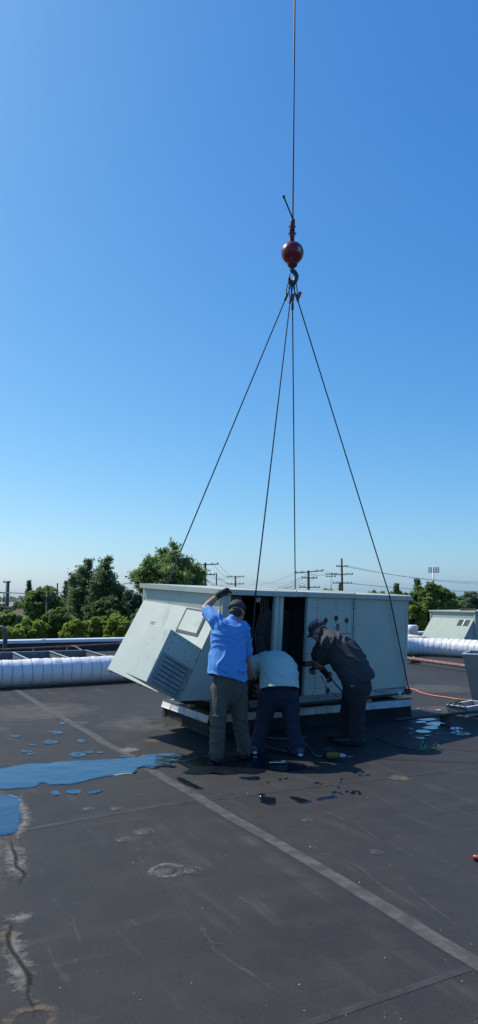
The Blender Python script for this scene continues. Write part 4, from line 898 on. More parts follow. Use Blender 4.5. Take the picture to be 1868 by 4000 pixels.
# right hand side
broadleaf(1690, 2283, 92, 36, 'big dense maple behind the far rooftop unit', 'mid', 2470, 120, 170, .105)
broadleaf(1612, 2340, 60, 35, 'leafy tree at the right edge of the hanging unit', 'bright', 2480, 70, 140, .10)
broadleaf(1760, 2350, 55, 38, 'leafy tree right of the big dense maple', 'mid', 2470, 60, 130, .105)
conifer(1630, 2268, 36, 52, 'slim spruce tip rising left of the big maple', 'conifer', 2400, 18, .05, .2)
conifer(1549, 2285, 26, 66, 'small spruce tip above the lid of the hanging unit', 'conifer', 2400, 14, .05, .24)
broadleaf(1566, 2306, 26, 70, 'small round tree beside the small spruce tip', 'mid', 2400, 30, 60, .24)
for px, ty, hw, kd in ((1835, 2312, 60, 'far'), (1900, 2300, 60, 'far'), (1795, 2330, 40, 'mid'), (1868, 2345, 60, 'far')):
    broadleaf(px, ty, hw, 62 + (px % 7), 'darker green tree between the big maple and the pale green trees' if kd == 'mid' else 'pale green tree in the group beyond the far rooftop unit', kd, 2450, 60, 90, .22, 'trees beyond the far unit')
for px, ty, hw in ((1455, 2312, 26), (1495, 2307, 28), (1525, 2310, 24), (1420, 2316, 22)):
    broadleaf(px, ty, hw, 130 + px % 11, 'distant green treetop showing above the lid of the hanging unit', 'far', 2380, 36, 60, .42, 'distant treetops over the lid')
conifer(1330, 2284, 22, 120, 'tiny distant conifer at the foot of the triple-armed pole', 'conifer', 2380, 12, .1, .4); broadleaf(1280, 2294, 24, 120, 'tiny distant treetop under the stadium lights', 'mid', 2380, 30, 60, .4)
# far wood along the horizon
C = []; S = []
for k in range(5200):
    X = random.uniform(-330, 330); Y = random.uniform(300, 420); hh = 6.2 + 2.6 * mnoise.noise(Vector((X * .03, Y * .01, 0))) + 1.5 * mnoise.noise(Vector((X * .12, 3, 0)))
    q = random.random() ** .6
    C.append((X + random.gauss(0, 1), Y, GZ + hh * q)); S.append(random.uniform(1.0, 2.2))
fw = leaf_object('far_wood', C, S, LF['far'], None); fw['kind'] = 'stuff'; tag(fw, 'distant line of woodland along the horizon', 'woodland')

# brown-roofed house and a grey shed beyond the hedge
hb_ = at(145, 2412, 58); HS = empty('house', (hb_.x, 58, GZ), rad(20)); tag(HS, 'house with brown hipped roof showing through the hedge trees', 'house')
ez = at(145, 2428, 58).z - GZ; rz_ = at(145, 2402, 58).z - GZ; BRK = mat('house_brick', (.22, .13, .10), .9, 0, .2, 5); RF = mat('brown_shingle', (.13, .085, .07), .9, 0, .25, 9, bump=.4, bscale=30)
bx('wall', (-3.5, -2.5, 0), (3.5, 2.5, ez - .05), BRK, HS)
v_ = [(-3.9, -2.9, ez), (3.9, -2.9, ez), (3.9, 2.9, ez), (-3.9, 2.9, ez), (-1.3, 0, rz_ + .5), (1.3, 0, rz_ + .5)]
obj('roof', v_, [(0, 1, 5, 4), (1, 2, 5), (2, 3, 4, 5), (3, 0, 4), (3, 2, 1, 0)], RF, HS)
for x in (-2, .8): bx('window', (x, -2.53, 1.0), (x + 1.1, -2.505, 2.2), mat('house_glass', (.05, .06, .07), .1, 0, .1, 4), HS)
bx('door', (-.4, -2.53, 0), (.5, -2.505, 2.1), WHITE_METAL, HS)
sh = at(10, 2372, 150); SH = empty('shed', (sh.x, 150, GZ)); tag(SH, 'long low grey building far off at the left', 'building'); zt = at(10, 2362, 150).z - GZ
bx('wall', (-12, -4, 0), (3.5, 4, zt - .6), mat('shed_wall', (.33, .33, .34), .8, 0, .1, 1), SH)
obj('roof', [(-12.5, -4.5, zt - .59), (4, -4.5, zt - .59), (4, 4.5, zt - .59), (-12.5, 4.5, zt - .59), (-12.5, 0, zt + .5), (4, 0, zt + .5)], [(0, 1, 5, 4), (2, 3, 4, 5), (1, 2, 5), (3, 0, 4), (3, 2, 1, 0)], mat('shed_roof', (.24, .235, .24), .7, 0, .1, 1), SH)

INS = mat('insulator', (.10, .09, .09), .4, 0, .2, 10)
ENDS = {}
def pole(px, topy, Y, arms, label, r=.16, key=None, tilt=0.0, mt=POLEW):
    """utility pole; arms = [(pixel y, half length m, yaw deg, slope)]"""
    t = at(px, topy, Y); P_ = empty('utility_pole', (t.x, Y, GZ)); tag(P_, label, 'utility pole'); Ht = t.z - GZ
    MB().tube([(0, 0, -.2), (tilt * .5, 0, Ht * .5), (tilt, 0, Ht)], [r * 1.15, r, r * .8], 10).build('post', mt, P_, True); ends = []
    for (y, hl, yaw, sl) in arms:
        z = at(px, y, Y).z - GZ; c = Vector((tilt * z / Ht, 0, z)); d = Vector((math.cos(rad(yaw)), math.sin(rad(yaw)), sl)); nn = Vector((-d.y, d.x, 0)).normalized()
        a = c - d * hl - nn * (r + .07); b = c + d * hl - nn * (r + .07)
        A = MB().prism([a + Vector((0, 0, -.06)) - nn * .05, a + Vector((0, 0, -.06)) + nn * .05, a + Vector((0, 0, .06)) + nn * .05, a + Vector((0, 0, .06)) - nn * .05], b - a).build('crossarm', mt, P_)
        for q in (0, .22, .78, 1):
            p = a.lerp(b, .03 + .94 * q); MB().lathe([(.03, .061), (.06, .09), (.05, .14), (.07, .17), (.04, .24)], p, 8).build('insulator', INS, A); ends.append(Vector((t.x, Y, GZ)) + p + Vector((0, 0, .24)))
    ENDS[key] = ends; return P_
p1 = pole(802, 2198, 92, [(2206, 1.75, -8, .03), (2245, 1.35, -8, .0)], 'wooden utility pole with two crossarms nearest the tall light tree', .19, 'a')
pole(846, 2238, 112, [], 'plain thin pole between the two crossarm poles left of the slings', .12, 'b')
pole(920, 2250, 135, [(2253, 1.6, 5, .0), (2281, 1.6, 5, 0)], 'short T-topped utility pole between the slings', .19, 'c')
pole(1205, 2228, 98, [(2234, 2.2, 25, .09), (2258, 1.2, 25, .0), (2294, 1.6, 25, 0)], 'utility pole with a long tilted crossarm right of the straight sling', .20, 'd')
pole(1335, 2181, 112, [(2213, .9, 0, 0), (2243, 1.7, 0, 0), (2278, 1.5, 0, 0)], 'tall utility pole with three crossarms', .19, 'e')
pole(31, 2270, 100, [(2275, .5, 0, 0)], 'thick bare utility pole far left beyond the hedge', .30, 'f', mt=mat('grey_pole', (.10, .105, .115), .8, 0, .15, 4))
pole(16, 2314, 150, [(2316, 1.6, 0, 0)], 'small distant T-topped pole beside the thick bare pole', .14, 'g'); pole(225, 2278, 88, [], 'thin pole showing above the hedge left of the layered spruce', .11, 'h'); pole(463, 2270, 80, [(2294, .7, 0, 0)], 'thin pole between the conifer pair and the hanging unit', .11, 'i')
pole(187, 2310, 45, [(2336, .35, 0, 0)], 'brown wooden pole standing in the rounded yellowish green tree', .10, 'j'); pole(157, 2288, 95, [], 'very thin pole above the rounded yellowish green tree', .09, 'k')
for px, topy, Y, lab, rows in ((1292, 2238, 190, 'small stadium light tower left of the three-armed pole', ((2241, 4), (2250, 4))), (1692, 2214, 170, 'stadium light tower with three rows of lamps above the big maple', ((2217, 5), (2225, 5), (2233, 5)))):
    t = at(px, topy, Y); T_ = empty('stadium_light', (t.x, Y, GZ)); tag(T_, lab, 'stadium light'); Ht = t.z - GZ
    MB().tube([(0, 0, 0), (0, 0, Ht)], [.26, .13], 8).build('mast', GALV, T_, True)
    for y, n in rows:
        z = at(px, y, Y).z - GZ; B_ = bx('lamp_bar', (-1.25, -.2, z - .05), (1.25, -.1, z + .05), GALV, T_)
        for k in range(n):
            x = -1.1 + 2.2 * k / (n - 1); L_ = MB().lathe([(.06, 0), (.22, .12), (.24, .28), (.20, .29)], (0, 0, 0), 10, Matrix.Rotation(rad(115), 3, 'X')).build('lamp', WHITE_METAL, B_); L_.location = (x, -.2, z)
WIRE = mat('line_wire', (.05, .055, .06), .6, .2, .1, 4); WIREL = mat('pale_wire', (.30, .33, .36), .5, .3, .1, 4)
def line(a, b, sag, lab, r=.018, m_=WIRE):
    pts = [a.lerp(b, i / 14) - Vector((0, 0, sag * 4 * (i / 14) * (1 - i / 14))) for i in range(15)]
    tag(MB().tube(pts, r, 5).build('power_line', m_, None, True), lab, 'wire', 'overhead lines beyond the roof')
def lines(A, B, sag, lab, r=.018, m_=WIRE):
    for a, b in zip(A, B): line(a, b, sag * random.uniform(.8, 1.25), lab, r, m_)
far = lambda px, py, Y: at(px, py, Y)
lines(ENDS['a'][:4], ENDS['c'][:4], 1.2, 'overhead line from the two-armed pole to the T-topped pole'); lines(ENDS['a'][4:8], ENDS['c'][4:8], 1.0, 'lower overhead line from the two-armed pole to the T-topped pole')
lines(ENDS['a'][:2], [far(900, 2290, 70), far(880, 2300, 66)], .8, 'service wire dropping from the two-armed pole behind the lid')
line(ENDS['a'][0], far(-300, 2265, 84), 2.6, 'thick bundled cable sagging past the conifers to the far left', .055, WIREL)
lines(ENDS['c'][:4], ENDS['d'][:4], 1.5, 'overhead line from the T-topped pole to the tilted-arm pole', .014, WIREL); lines(ENDS['d'][:4], ENDS['e'][4:8], .5, 'overhead line from the tilted-arm pole to the three-armed pole', .016)
lines(ENDS['d'][4:8], [far(1020 + 18 * k, 2300, 74) for k in range(4)], .6, 'wire slanting down from the tilted-arm pole behind the lid', .02)
lines(ENDS['e'][:3], [far(2300, 2232 + 8 * k, 150) for k in range(3)], 2.2, 'upper overhead line running right from the three-armed pole', .02, WIREL); lines(ENDS['e'][8:10], [far(2300, 2285 + 6 * k, 150) for k in range(2)], 1.6, 'lower overhead line running right from the three-armed pole', .02, WIREL)
lines(ENDS['i'], [far(590, 2330 + 6 * k, 60) for k in range(4)], .3, 'pale service wire right of the conifer pair', .022, WIREL)
line(far(238, 2325, 75), far(290, 2350, 66), .3, 'pale service wire left of the conifer pair', .02, WIREL); line(far(238, 2335, 75), far(290, 2358, 66), .3, 'pale service wire left of the conifer pair', .02, WIREL)

# ================================================================== PEOPLE
def ring_chain(mb, pts, side=None, n=14):
    """closed tapered limb: pts = [(point, r)] or [(point, rx, ry)], rx measured along `side`"""
    P = [Vector(p[0]) for p in pts]; k = len(P); V = []; idx = []
    def axes(t):
        s = Vector(side) if side is not None else (Vector((0, 0, 1)) if abs(t.z) < .8 else Vector((1, 0, 0)))
        s = s - t * s.dot(t); s.normalize(); return s, t.cross(s).normalized()
    rings = []
    t0 = (P[1] - P[0]).normalized(); t1 = (P[-1] - P[-2]).normalized()
    def rr(p): return (p[1], p[2]) if len(p) > 2 else (p[1], p[1])
    for q in (1.0, .7, .35):                         # rounded start
        a = rr(pts[0]); c = math.sqrt(max(0, 1 - q * q)); mr = (a[0] + a[1]) / 2
        rings.append((P[0] - t0 * mr * q * .98, max(.12, c) * a[0], max(.12, c) * a[1], t0))
    for i in range(k):
        t = (P[min(i + 1, k - 1)] - P[max(i - 1, 0)]).normalized(); a = rr(pts[i]); rings.append((P[i], a[0], a[1], t))
        if i < k - 1:
            b = rr(pts[i + 1]); tt = (P[i + 1] - P[i]).normalized(); rings.append((P[i].lerp(P[i + 1], .5), (a[0] + b[0]) / 2, (a[1] + b[1]) / 2, tt))
    for q in (.35, .7, 1.0):
        a = rr(pts[-1]); c = math.sqrt(max(0, 1 - q * q)); mr = (a[0] + a[1]) / 2
        rings.append((P[-1] + t1 * mr * q * .98, max(.12, c) * a[0], max(.12, c) * a[1], t1))
    for p, rx, ry, t in rings:
        s, u_ = axes(t)
        V += [p + s * rx * math.cos(2 * math.pi * j / n) + u_ * ry * math.sin(2 * math.pi * j / n) for j in range(n)]
    m_ = len(rings); Fs = [(i * n + j, i * n + (j + 1) % n, (i + 1) * n + (j + 1) % n, (i + 1) * n + j) for i in range(m_ - 1) for j in range(n)] + [tuple(range(n))[::-1], tuple(range((m_ - 1) * n, m_ * n))]
    mb.add(V, Fs)
def ellip(mb, c, r, M=None, n=16):
    V = []; c = Vector(c)
    for i in range(1, n):
        th = math.pi * i / n
        for j in range(n):
            ph = 2 * math.pi * j / n; p = Vector((r[0] * math.sin(th) * math.cos(ph), r[1] * math.sin(th) * math.sin(ph), r[2] * math.cos(th))); V.append(c + (M @ p if M else p))
    Fs = [(i * n + j, (i + 1) * n + j, (i + 1) * n + (j + 1) % n, i * n + (j + 1) % n) for i in range(n - 2) for j in range(n)] + [tuple(range(n)), tuple(range((n - 2) * n, (n - 1) * n))[::-1]]
    mb.add(V, Fs)
def grow(name, mb, vox, smooth, m_, parent, folds=None, cut=None):
    """fuse overlapping closed shapes into one continuous skin (voxel remesh + smoothing), then push folds into it"""
    o = mb.build(name, m_, None)
    bm = bmesh.new(); bm.from_mesh(o.data); bmesh.ops.recalc_face_normals(bm, faces=bm.faces[:]); bm.to_mesh(o.data); bm.free()
    r = o.modifiers.new('r', 'REMESH'); r.mode = 'VOXEL'; r.voxel_size = vox; r.adaptivity = 0
    s = o.modifiers.new('s', 'SMOOTH'); s.factor = .5; s.iterations = smooth
    dg = bpy.context.evaluated_depsgraph_get(); me = bpy.data.meshes.new_from_object(o.evaluated_get(dg)); o.modifiers.clear(); old = o.data; o.data = me; bpy.data.meshes.remove(old)
    me.materials.clear(); me.materials.append(m_)
    if folds:
        n = len(me.vertices); co = np.empty(n * 3); no = np.empty(n * 3); me.vertices.foreach_get('co', co); me.vertex_normals.foreach_get('vector', no); co = co.reshape(-1, 3); no = no.reshape(-1, 3)
        d = np.array([folds(Vector(c)) for c in co]); me.vertices.foreach_set('co', (co + no * d[:, None]).ravel()); me.update()
    if cut:                                                # open hem
        bm = bmesh.new(); bm.from_mesh(me); bmesh.ops.bisect_plane(bm, geom=bm.verts[:] + bm.edges[:] + bm.faces[:], plane_co=cut[0], plane_no=cut[1], clear_outer=True)
        bm.to_mesh(me); bm.free(); so = o.modifiers.new('cloth', 'SOLIDIFY'); so.thickness = .004; so.offset = -1
    me.polygons.foreach_set('use_smooth', [True] * len(me.polygons)); o.parent = parent
    return o
def fold_fn(amp, freq, dirv, seed, marks=()):
    dv = Vector(dirv).normalized()
    def f(c):
        w_ = mnoise.noise(c * 3.1 + Vector((seed, 0, 0))); w2 = mnoise.noise(c * 7.0 + Vector((0, seed, 0)))
        a = math.sin((c.dot(dv)) * freq + w_ * 7.0 + w2 * 2.0); a = (1 - abs(a)) ** 3
        g = .35 + .65 * max(0, mnoise.noise(c * 2.3 + Vector((seed, seed, 4))) + .25)
        for (p, r, k) in marks: g += k * math.exp(-((c - p).length / r) ** 2)
        return amp * g * (a - .15) + amp * .2 * w2
    return f
def hand(mb, wrist, fdir, pdir, L=.185, curl=.6, spread=.18, fist=False):
    """palm, four bent fingers of unequal length and a thumb leaving the side of the palm; fdir = finger direction, pdir = palm-facing direction"""
    f_ = Vector(fdir).normalized(); p_ = Vector(pdir); p_ = (p_ - f_ * p_.dot(f_)).normalized(); s = f_.cross(p_)
    w0 = Vector(wrist); pl_ = L * .48
    ring_chain(mb, [(w0, .026, .020), (w0 + f_ * pl_ * .55, .040, .017), (w0 + f_ * pl_, .041, .015)], s, 12)
    for i, (o, ln) in enumerate(((-.030, .42), (-.010, .48), (.011, .45), (.030, .36))):
        b = w0 + f_ * pl_ * .92 + s * o; d = (f_ + s * o * spread * 8).normalized(); pts = [(b, .0095)]; c = b; a = 0.0
        for q, part in enumerate((.45, .32, .23)):
            a += curl * (.8 + .25 * q); dd_ = d * math.cos(a) + p_ * math.sin(a); c = c + dd_ * L * ln * part; pts.append((c, .0092 - .0008 * q))
        ring_chain(mb, pts, None, 8)
    b = w0 + f_ * pl_ * .30 - s * .030; d = (f_ * .75 - s * .75 + p_ * .25).normalized(); c1 = b + d * L * .20; d2_ = (f_ * .9 - s * .25 + p_ * .5 * (1 + curl)).normalized(); c2 = c1 + d2_ * L * .17
    ring_chain(mb, [(b, .014), (c1, .011), (c2, .009)], None, 8)
def head_parts(mb, c, fwd, upv, k=1.0):
    """skull, jaw, nose, ears, brow round head centre c"""
    f_ = Vector(fwd).normalized(); u_ = Vector(upv); u_ = (u_ - f_ * u_.dot(f_)).normalized(); s = f_.cross(u_)
    Mx = Matrix((s, f_, u_)).transposed(); c = Vector(c)
    P = lambda x, y, z: c + (s * x + f_ * y + u_ * z) * k
    ellip(mb, P(0, -.010, .020), (.074 * k, .094 * k, .094 * k), Mx); ellip(mb, P(0, .028, -.050), (.058 * k, .060 * k, .066 * k), Mx); ellip(mb, P(0, .060, -.092), (.030 * k, .028 * k, .024 * k), Mx)
    ring_chain(mb, [(P(0, .088, .010), .010 * k), (P(0, .104, -.022), .014 * k)], None, 8); ellip(mb, P(0, .082, .026), (.055 * k, .018 * k, .012 * k), Mx); ellip(mb, P(0, .086, -.058), (.025 * k, .012 * k, .009 * k), Mx)
    for q in (-1, 1): ellip(mb, P(q * .077, -.008, -.012), (.010 * k, .022 * k, .034 * k), Mx); ellip(mb, P(q * .045, .070, -.028), (.020 * k, .018 * k, .018 * k), Mx)
    return P, Mx, s, f_, u_
def eyes(P, par):
    m = MB()
    for q in (-1, 1): ellip(m, P(q * .031, .083, .006), (.011, .008, .007), None, 8)
    m.build('eyes', mat('eye_dark', (.05, .035, .03), .3, 0, .1, 30), par, True)
def cap_hat(P, Mx, par, m_, k=1.0, brim=True, panel=None):
    V = []; n = 22; rows = 8; Fs = []
    for i in range(rows + 1):
        th = (math.pi * .52) * i / rows
        for j in range(n):
            ph = 2 * math.pi * j / n
            V.append(P(.088 * math.sin(th) * math.cos(ph) * (1 + .01 * math.cos(6 * ph)), -.010 + .109 * math.sin(th) * math.sin(ph), .030 + .098 * math.cos(th)))
    for i in range(rows):
        for j in range(n): Fs.append((i * n + j, (i + 1) * n + j, (i + 1) * n + (j + 1) % n, i * n + (j + 1) % n))
    o = obj('cap', V, Fs, m_, par, True); s_ = o.modifiers.new('t', 'SOLIDIFY'); s_.thickness = .004; s_.offset = 1
    if brim:
        V = []; Fs = []
        for i in range(5):
            for j in range(9):
                a = (j / 8 - .5) * 1.9; r = 1 + .62 * i / 4 * math.cos(a * .75); V.append(P(.085 * math.sin(a) * (1 + .12 * i / 4), -.012 + .106 * math.cos(a) * r, .036 - .022 * (i / 4) - .03 * (abs(j / 8 - .5) * 2) ** 2))
        for i in range(4):
            for j in range(8): Fs.append((i * 9 + j, i * 9 + j + 1, (i + 1) * 9 + j + 1, (i + 1) * 9 + j))
        b = obj('brim', V, Fs, m_, o, True); s_ = b.modifiers.new('t', 'SOLIDIFY'); s_.thickness = .005
    MB().lathe([(.008, 0), (.006, .004), (.002, .005)], P(0, -.010, .129), 8).build('button', m_, o)
    return o
def hair(P, Mx, par, m_):
    m = MB(); ellip(m, P(0, -.050, -.022), (.072, .058, .052), Mx); ellip(m, P(0, -.062, -.060), (.050, .034, .030), Mx); m.build('hair', m_, par, True)
def boot(name, ankle, toe_dir, L, m_, sole_m, par, h=.10, w_=.048):
    a = Vector(ankle); d = Vector(toe_dir); d.z = 0; d.normalize(); g = Vector((a.x, a.y, 0)); m = MB(); s = Vector((-d.y, d.x, 0))
    ring_chain(m, [(g - d * .055 + Vector((0, 0, .055)), w_ * .82, .040), (g + d * .03 + Vector((0, 0, .055)), w_ * .92, .042), (g + d * (L - .13) + Vector((0, 0, .045)), w_ * 1.02, .032), (g + d * (L - .085) + Vector((0, 0, .042)), w_ * .9, .026)], s, 14)
    ring_chain(m, [(g + Vector((0, 0, .05)), w_ * .9, .05), (g + Vector((0, 0, h + .04)), w_ * .92, .055)], s, 12)
    B_ = grow(name, m, .009, 6, m_, par)
    V = []; n = 20
    for j in range(n):
        t = 2 * math.pi * j / n; x = math.cos(t); y = math.sin(t); V.append(g + d * (x * (L * .5 - .005) + L * .5 - .105) + s * y * w_ * (1.05 if x > 0 else .88))
    MB().prism([v + Vector((0, 0, .016)) for v in V], (0, 0, .022)).build('sole', sole_m, B_)
    return B_

CAPDK = mat('cap_charcoal', (.045, .042, .045), .8, 0, .2, 25, bump=.2, bscale=120); HAIRDK = mat('hair_dark', (.03, .025, .022), .7, 0, .3, 40)
BLUE = mat('blue_cotton', (.10, .305, .67), .85, 0, .06, 12, bump=.1, bscale=200); TEAL = mat('pale_teal_cotton', (.42, .55, .50), .85, 0, .05, 12, bump=.1, bscale=200); CHAR = mat('charcoal_cotton', (.042, .040, .045), .85, 0, .1, 12, bump=.1, bscale=200)
OLIVE = mat('olive_work_trousers', (.085, .078, .060), .85, 0, .15, 10, dirt=(.05, .047, .04), dlo=.55, dhi=.7); DENIM = mat('navy_denim', (.013, .019, .040), .85, 0, .2, 14); BLKTR = mat('black_work_trousers', (.022, .023, .028), .85, 0, .15, 10)
GLOVE = mat('dark_glove', (.03, .027, .026), .8, 0, .2, 30); BOOTL = mat('brown_boot', (.05, .036, .028), .6, 0, .25, 20); SOLEDK = mat('dark_sole', (.02, .02, .02), .8, 0, .1, 10); SNEAK = mat('grey_sneaker', (.07, .08, .10), .6, 0, .15, 20); SOLEWH = mat('white_sole', (.62, .66, .72), .6, 0, .06, 20)

# ---- worker in the blue t-shirt, seen from behind, one arm up on the lid
W1 = empty('person', (-.08, 7.28, 0)); tag(W1, 'worker in blue t-shirt and olive trousers reaching one gloved hand up to the lid', 'person')
W1.matrix_world = Matrix.Translation((-.08, 7.28, 0)); T1 = Vector((-.08, 7.28, 0)); L_ = lambda px, py, Y: at(px, py, Y) - T1
hipL, hipR = L_(862, 2690, 7.36), L_(928, 2690, 7.40); kneL, kneR = L_(852, 2818, 7.28), L_(938, 2822, 7.42); ankL, ankR = L_(848, 2945, 7.26), L_(956, 2932, 7.44)
pel = L_(894, 2655, 7.37); wai = L_(890, 2600, 7.40); che = L_(893, 2490, 7.50); nk = L_(910, 2425, 7.58); hd = L_(926, 2392, 7.66)
shL, shR = L_(843, 2425, 7.54), L_(948, 2456, 7.60); elL, wrL = L_(800, 2376, 7.70), L_(852, 2326, 7.88); elR, wrR = L_(964, 2572, 7.66), L_(985, 2660, 7.90)
m = MB()
ring_chain(m, [(pel, .14, .10), (wai, .13, .095), (che, .155, .11), (nk + Vector((0, 0, -.03)), .10, .075)], (1, 0, 0)); ring_chain(m, [(che.lerp(nk, .8), .055), (hd + Vector((0, 0, -.02)), .050)])
P1, X1, s1_, f1_, u1_ = head_parts(m, hd, (.25, .85, -.42), (.10, .35, .9))
for sh, el, wr in ((shL, elL, wrL), (shR, elR, wrR)): ring_chain(m, [(che, .06), (sh, .058)]); ring_chain(m, [(sh, .058), (sh.lerp(el, .5), .050), (el, .040), (el.lerp(wr, .35), .042), (wr, .027)])
hand(m, wrL, Vector((.10, .035, .06)), Vector((.1, .3, -.9)), .185, .45); hand(m, wrR, (.15, .5, -.6), (.4, .2, .2), .185, .6)
for h_, k_, a_ in ((hipL, kneL, ankL), (hipR, kneR, ankR)): ring_chain(m, [(h_, .085), (k_, .055), (k_.lerp(a_, .35), .055), (a_, .036)])
grow('body', m, .0085, 5, SKIN1, W1); eyes(P1, W1); hair(P1, X1, W1, HAIRDK)
c1_ = cap_hat(P1, X1, W1, CAPDK)
m = MB()
hem = L_(884, 2700, 7.36); hl_, hr_ = L_(808, 2634, 7.37), L_(952, 2668, 7.40); hd_ = hr_ - hl_; hnrm = Vector((hd_.z, -.25 * hd_.x, -hd_.x)).normalized()
ring_chain(m, [(hem, .200, .150), (wai, .190, .142), (che.lerp(wai, .4), .182, .128), (che, .192, .130), (che.lerp(nk, .55), .160, .105), (nk, .070, .062)], (.97, .1, -.22), 20)
ellip(m, shL.lerp(che, .12), (.088, .088, .088)); ellip(m, shL.lerp(che, .5), (.115, .115, .115)); ring_chain(m, [(shL, 0.085), (shL.lerp(elL, .45), .074), (shL.lerp(elL, .72), .070)]); ellip(m, shR.lerp(che, .12), (.086, .086, .086)); ellip(m, shR.lerp(che, .5), (.115, .115, .115)); ring_chain(m, [(shR, 0.083), (shR.lerp(elR, .5), .076), (shR.lerp(elR, .78), .078)])
ring_chain(m, [(L_(832, 2560, 7.42), .05, .05), (L_(826, 2628, 7.36), .045, .06)], (1, 0, 0)); ring_chain(m, [(L_(938, 2600, 7.44), .045, .05), (L_(944, 2660, 7.42), .025, .045)], (1, 0, 0))
grow('t_shirt', m, .010, 7, BLUE, W1, fold_fn(.022, 30, (.45, 0, .9), 3.0, ((L_(850, 2440, 7.5), .10, .9), (L_(880, 2600, 7.35), .14, .9), (L_(930, 2620, 7.35), .10, .8))), ((hl_ + hr_) / 2, hnrm))
m = MB()
ring_chain(m, [(L_(892, 2632, 7.38), .145, .100), (pel, .158, .115), (L_(895, 2705, 7.38), .170, .125)], (1, 0, 0), 20)
for h_, k_, a_ in ((hipL, kneL, ankL), (hipR, kneR, ankR)): ring_chain(m, [(h_, .102), (h_.lerp(k_, .5), .092), (k_, .080), (k_.lerp(a_, .5), .078), (a_ + Vector((0, 0, .05)), .076), (a_ + Vector((0, 0, .0)), .074)])
tr1 = grow('trousers', m, .010, 5, OLIVE, W1, fold_fn(.014, 26, (.5, .3, .8), 8.0, ((kneL, .10, .8), (kneR, .10, .8), (ankL, .12, 1.0), (ankR, .12, 1.0))))
o = MB(); ring_chain(o, [(L_(893, 2628, 7.385), .148, .104), (L_(893, 2638, 7.38), .150, .106)], (1, 0, 0), 20); o.build('belt', BLACK, tr1, True)
for a_, d in ((ankL, (-.25, 1, 0)), (ankR, (.15, 1, 0))): boot('boot', a_, d, .30, BOOTL, SOLEDK, W1)
m = MB(); hand(m, wrL, Vector((.10, .035, .06)), Vector((.1, .3, -.9)), .20, .45); ring_chain(m, [(wrL - (wrL - elL).normalized() * .035, .038), (wrL, .036), (wrL + Vector((.03, .012, .02)), .045, .03)]); ring_chain(m, [(wrL + Vector((.03, .01, .02)), .048, .030), (wrL + Vector((.09, .03, .05)), .052, .034)], (0, .9, -.3)); grow('glove', m, .007, 3, GLOVE, W1)
m = MB(); hand(m, wrR, (.15, .5, -.6), (.4, .2, .2), .20, .6); ring_chain(m, [(wrR - (wrR - elR).normalized() * .03, .036), (wrR, .035)]); grow('glove', m, .007, 3, GLOVE, W1)

# ---- worker bent double into the open bay
W2 = empty('person'); T2 = Vector((.42, 7.62, 0)); W2.matrix_world = Matrix.Translation(T2); L_ = lambda px, py, Y: at(px, py, Y) - T2
tag(W2, 'worker in pale teal t-shirt and jeans bent double into the open bay', 'person')
hipL, hipR = L_(1052, 2712, 7.74), L_(1128, 2712, 7.76); kneL, kneR = L_(1026, 2832, 7.74), L_(1142, 2838, 7.70); ankL, ankR = L_(1002, 2932, 7.66), L_(1166, 2938, 7.55)
pel = L_(1092, 2668, 7.78); wai = L_(1090, 2618, 7.92); mid_ = L_(1075, 2590, 8.08); che = L_(1050, 2592, 8.22); nk = L_(1022, 2622, 8.36); hd = L_(1004, 2668, 8.47)
shL, shR = L_(1002, 2590, 8.18), L_(1080, 2610, 8.36); elL, wrL = L_(976, 2655, 8.22), L_(958, 2684, 8.42); elR, wrR = L_(1062, 2672, 8.52), L_(1010, 2716, 8.62)
m = MB()
ring_chain(m, [(pel, .145, .11), (wai, .135, .10), (mid_, .15, .11), (che, .155, .11), (nk, .085, .07)], (1, -.3, 0)); ring_chain(m, [(nk, .055), (hd, .05)])
P2, X2, s2_, f2_, u2_ = head_parts(m, hd, (-.25, .35, -.9), (-.2, .9, .35))
for sh, el, wr in ((shL, elL, wrL), (shR, elR, wrR)): ring_chain(m, [(che, .06), (sh, .058)]); ring_chain(m, [(sh, .058), (sh.lerp(el, .5), .052), (el, .043), (el.lerp(wr, .35), .045), (wr, .028)])
hand(m, wrL, (.35, .6, -.5), (.5, .1, .3), .185, .6); hand(m, wrR, (-.5, .4, -.6), (-.2, .5, .2), .185, .6)
for h_, k_, a_ in ((hipL, kneL, ankL), (hipR, kneR, ankR)): ring_chain(m, [(h_, .085), (k_, .055), (k_.lerp(a_, .35), .055), (a_, .036)])
grow('body', m, .0085, 5, SKIN1, W2); eyes(P2, W2); hair(P2, X2, W2, HAIRDK)
m = MB()
ring_chain(m, [(L_(1092, 2720, 7.70), .212, .180), (L_(1092, 2668, 7.765), .210, .172), (wai, .205, .160), (mid_, .196, .142), (che, .190, .135), (che.lerp(nk, .6), .14, .10), (nk, .075, .068)], (1, -.18, 0), 20)
ellip(m, shL.lerp(che, .12), (.098, .098, .098)); ellip(m, shL.lerp(che, .5), (.115, .115, .115)); ring_chain(m, [(shL, 0.095), (shL.lerp(elL, .5), .082), (shL.lerp(elL, .72), .080)]); ellip(m, shR.lerp(che, .12), (.096, .096, .096)); ellip(m, shR.lerp(che, .5), (.115, .115, .115)); ring_chain(m, [(shR, 0.093), (shR.lerp(elR, .5), .08), (shR.lerp(elR, .75), .078)])
ring_chain(m, [(L_(1150, 2640, 7.86), .05), (L_(1158, 2672, 7.80), .035)])
grow('t_shirt', m, .010, 8, TEAL, W2, fold_fn(.018, 28, (.5, .6, .5), 5.0, ((shL, .12, 1.0), (L_(1150, 2630, 7.85), .12, .6))), (L_(1092, 2682, 7.60), Vector((0, -.30, -.95))))
m = MB()
ring_chain(m, [(L_(1092, 2672, 7.80), .165, .115), (L_(1092, 2694, 7.75), .182, .14), (L_(1090, 2722, 7.75), .185, .135)], (1, 0, 0), 20)
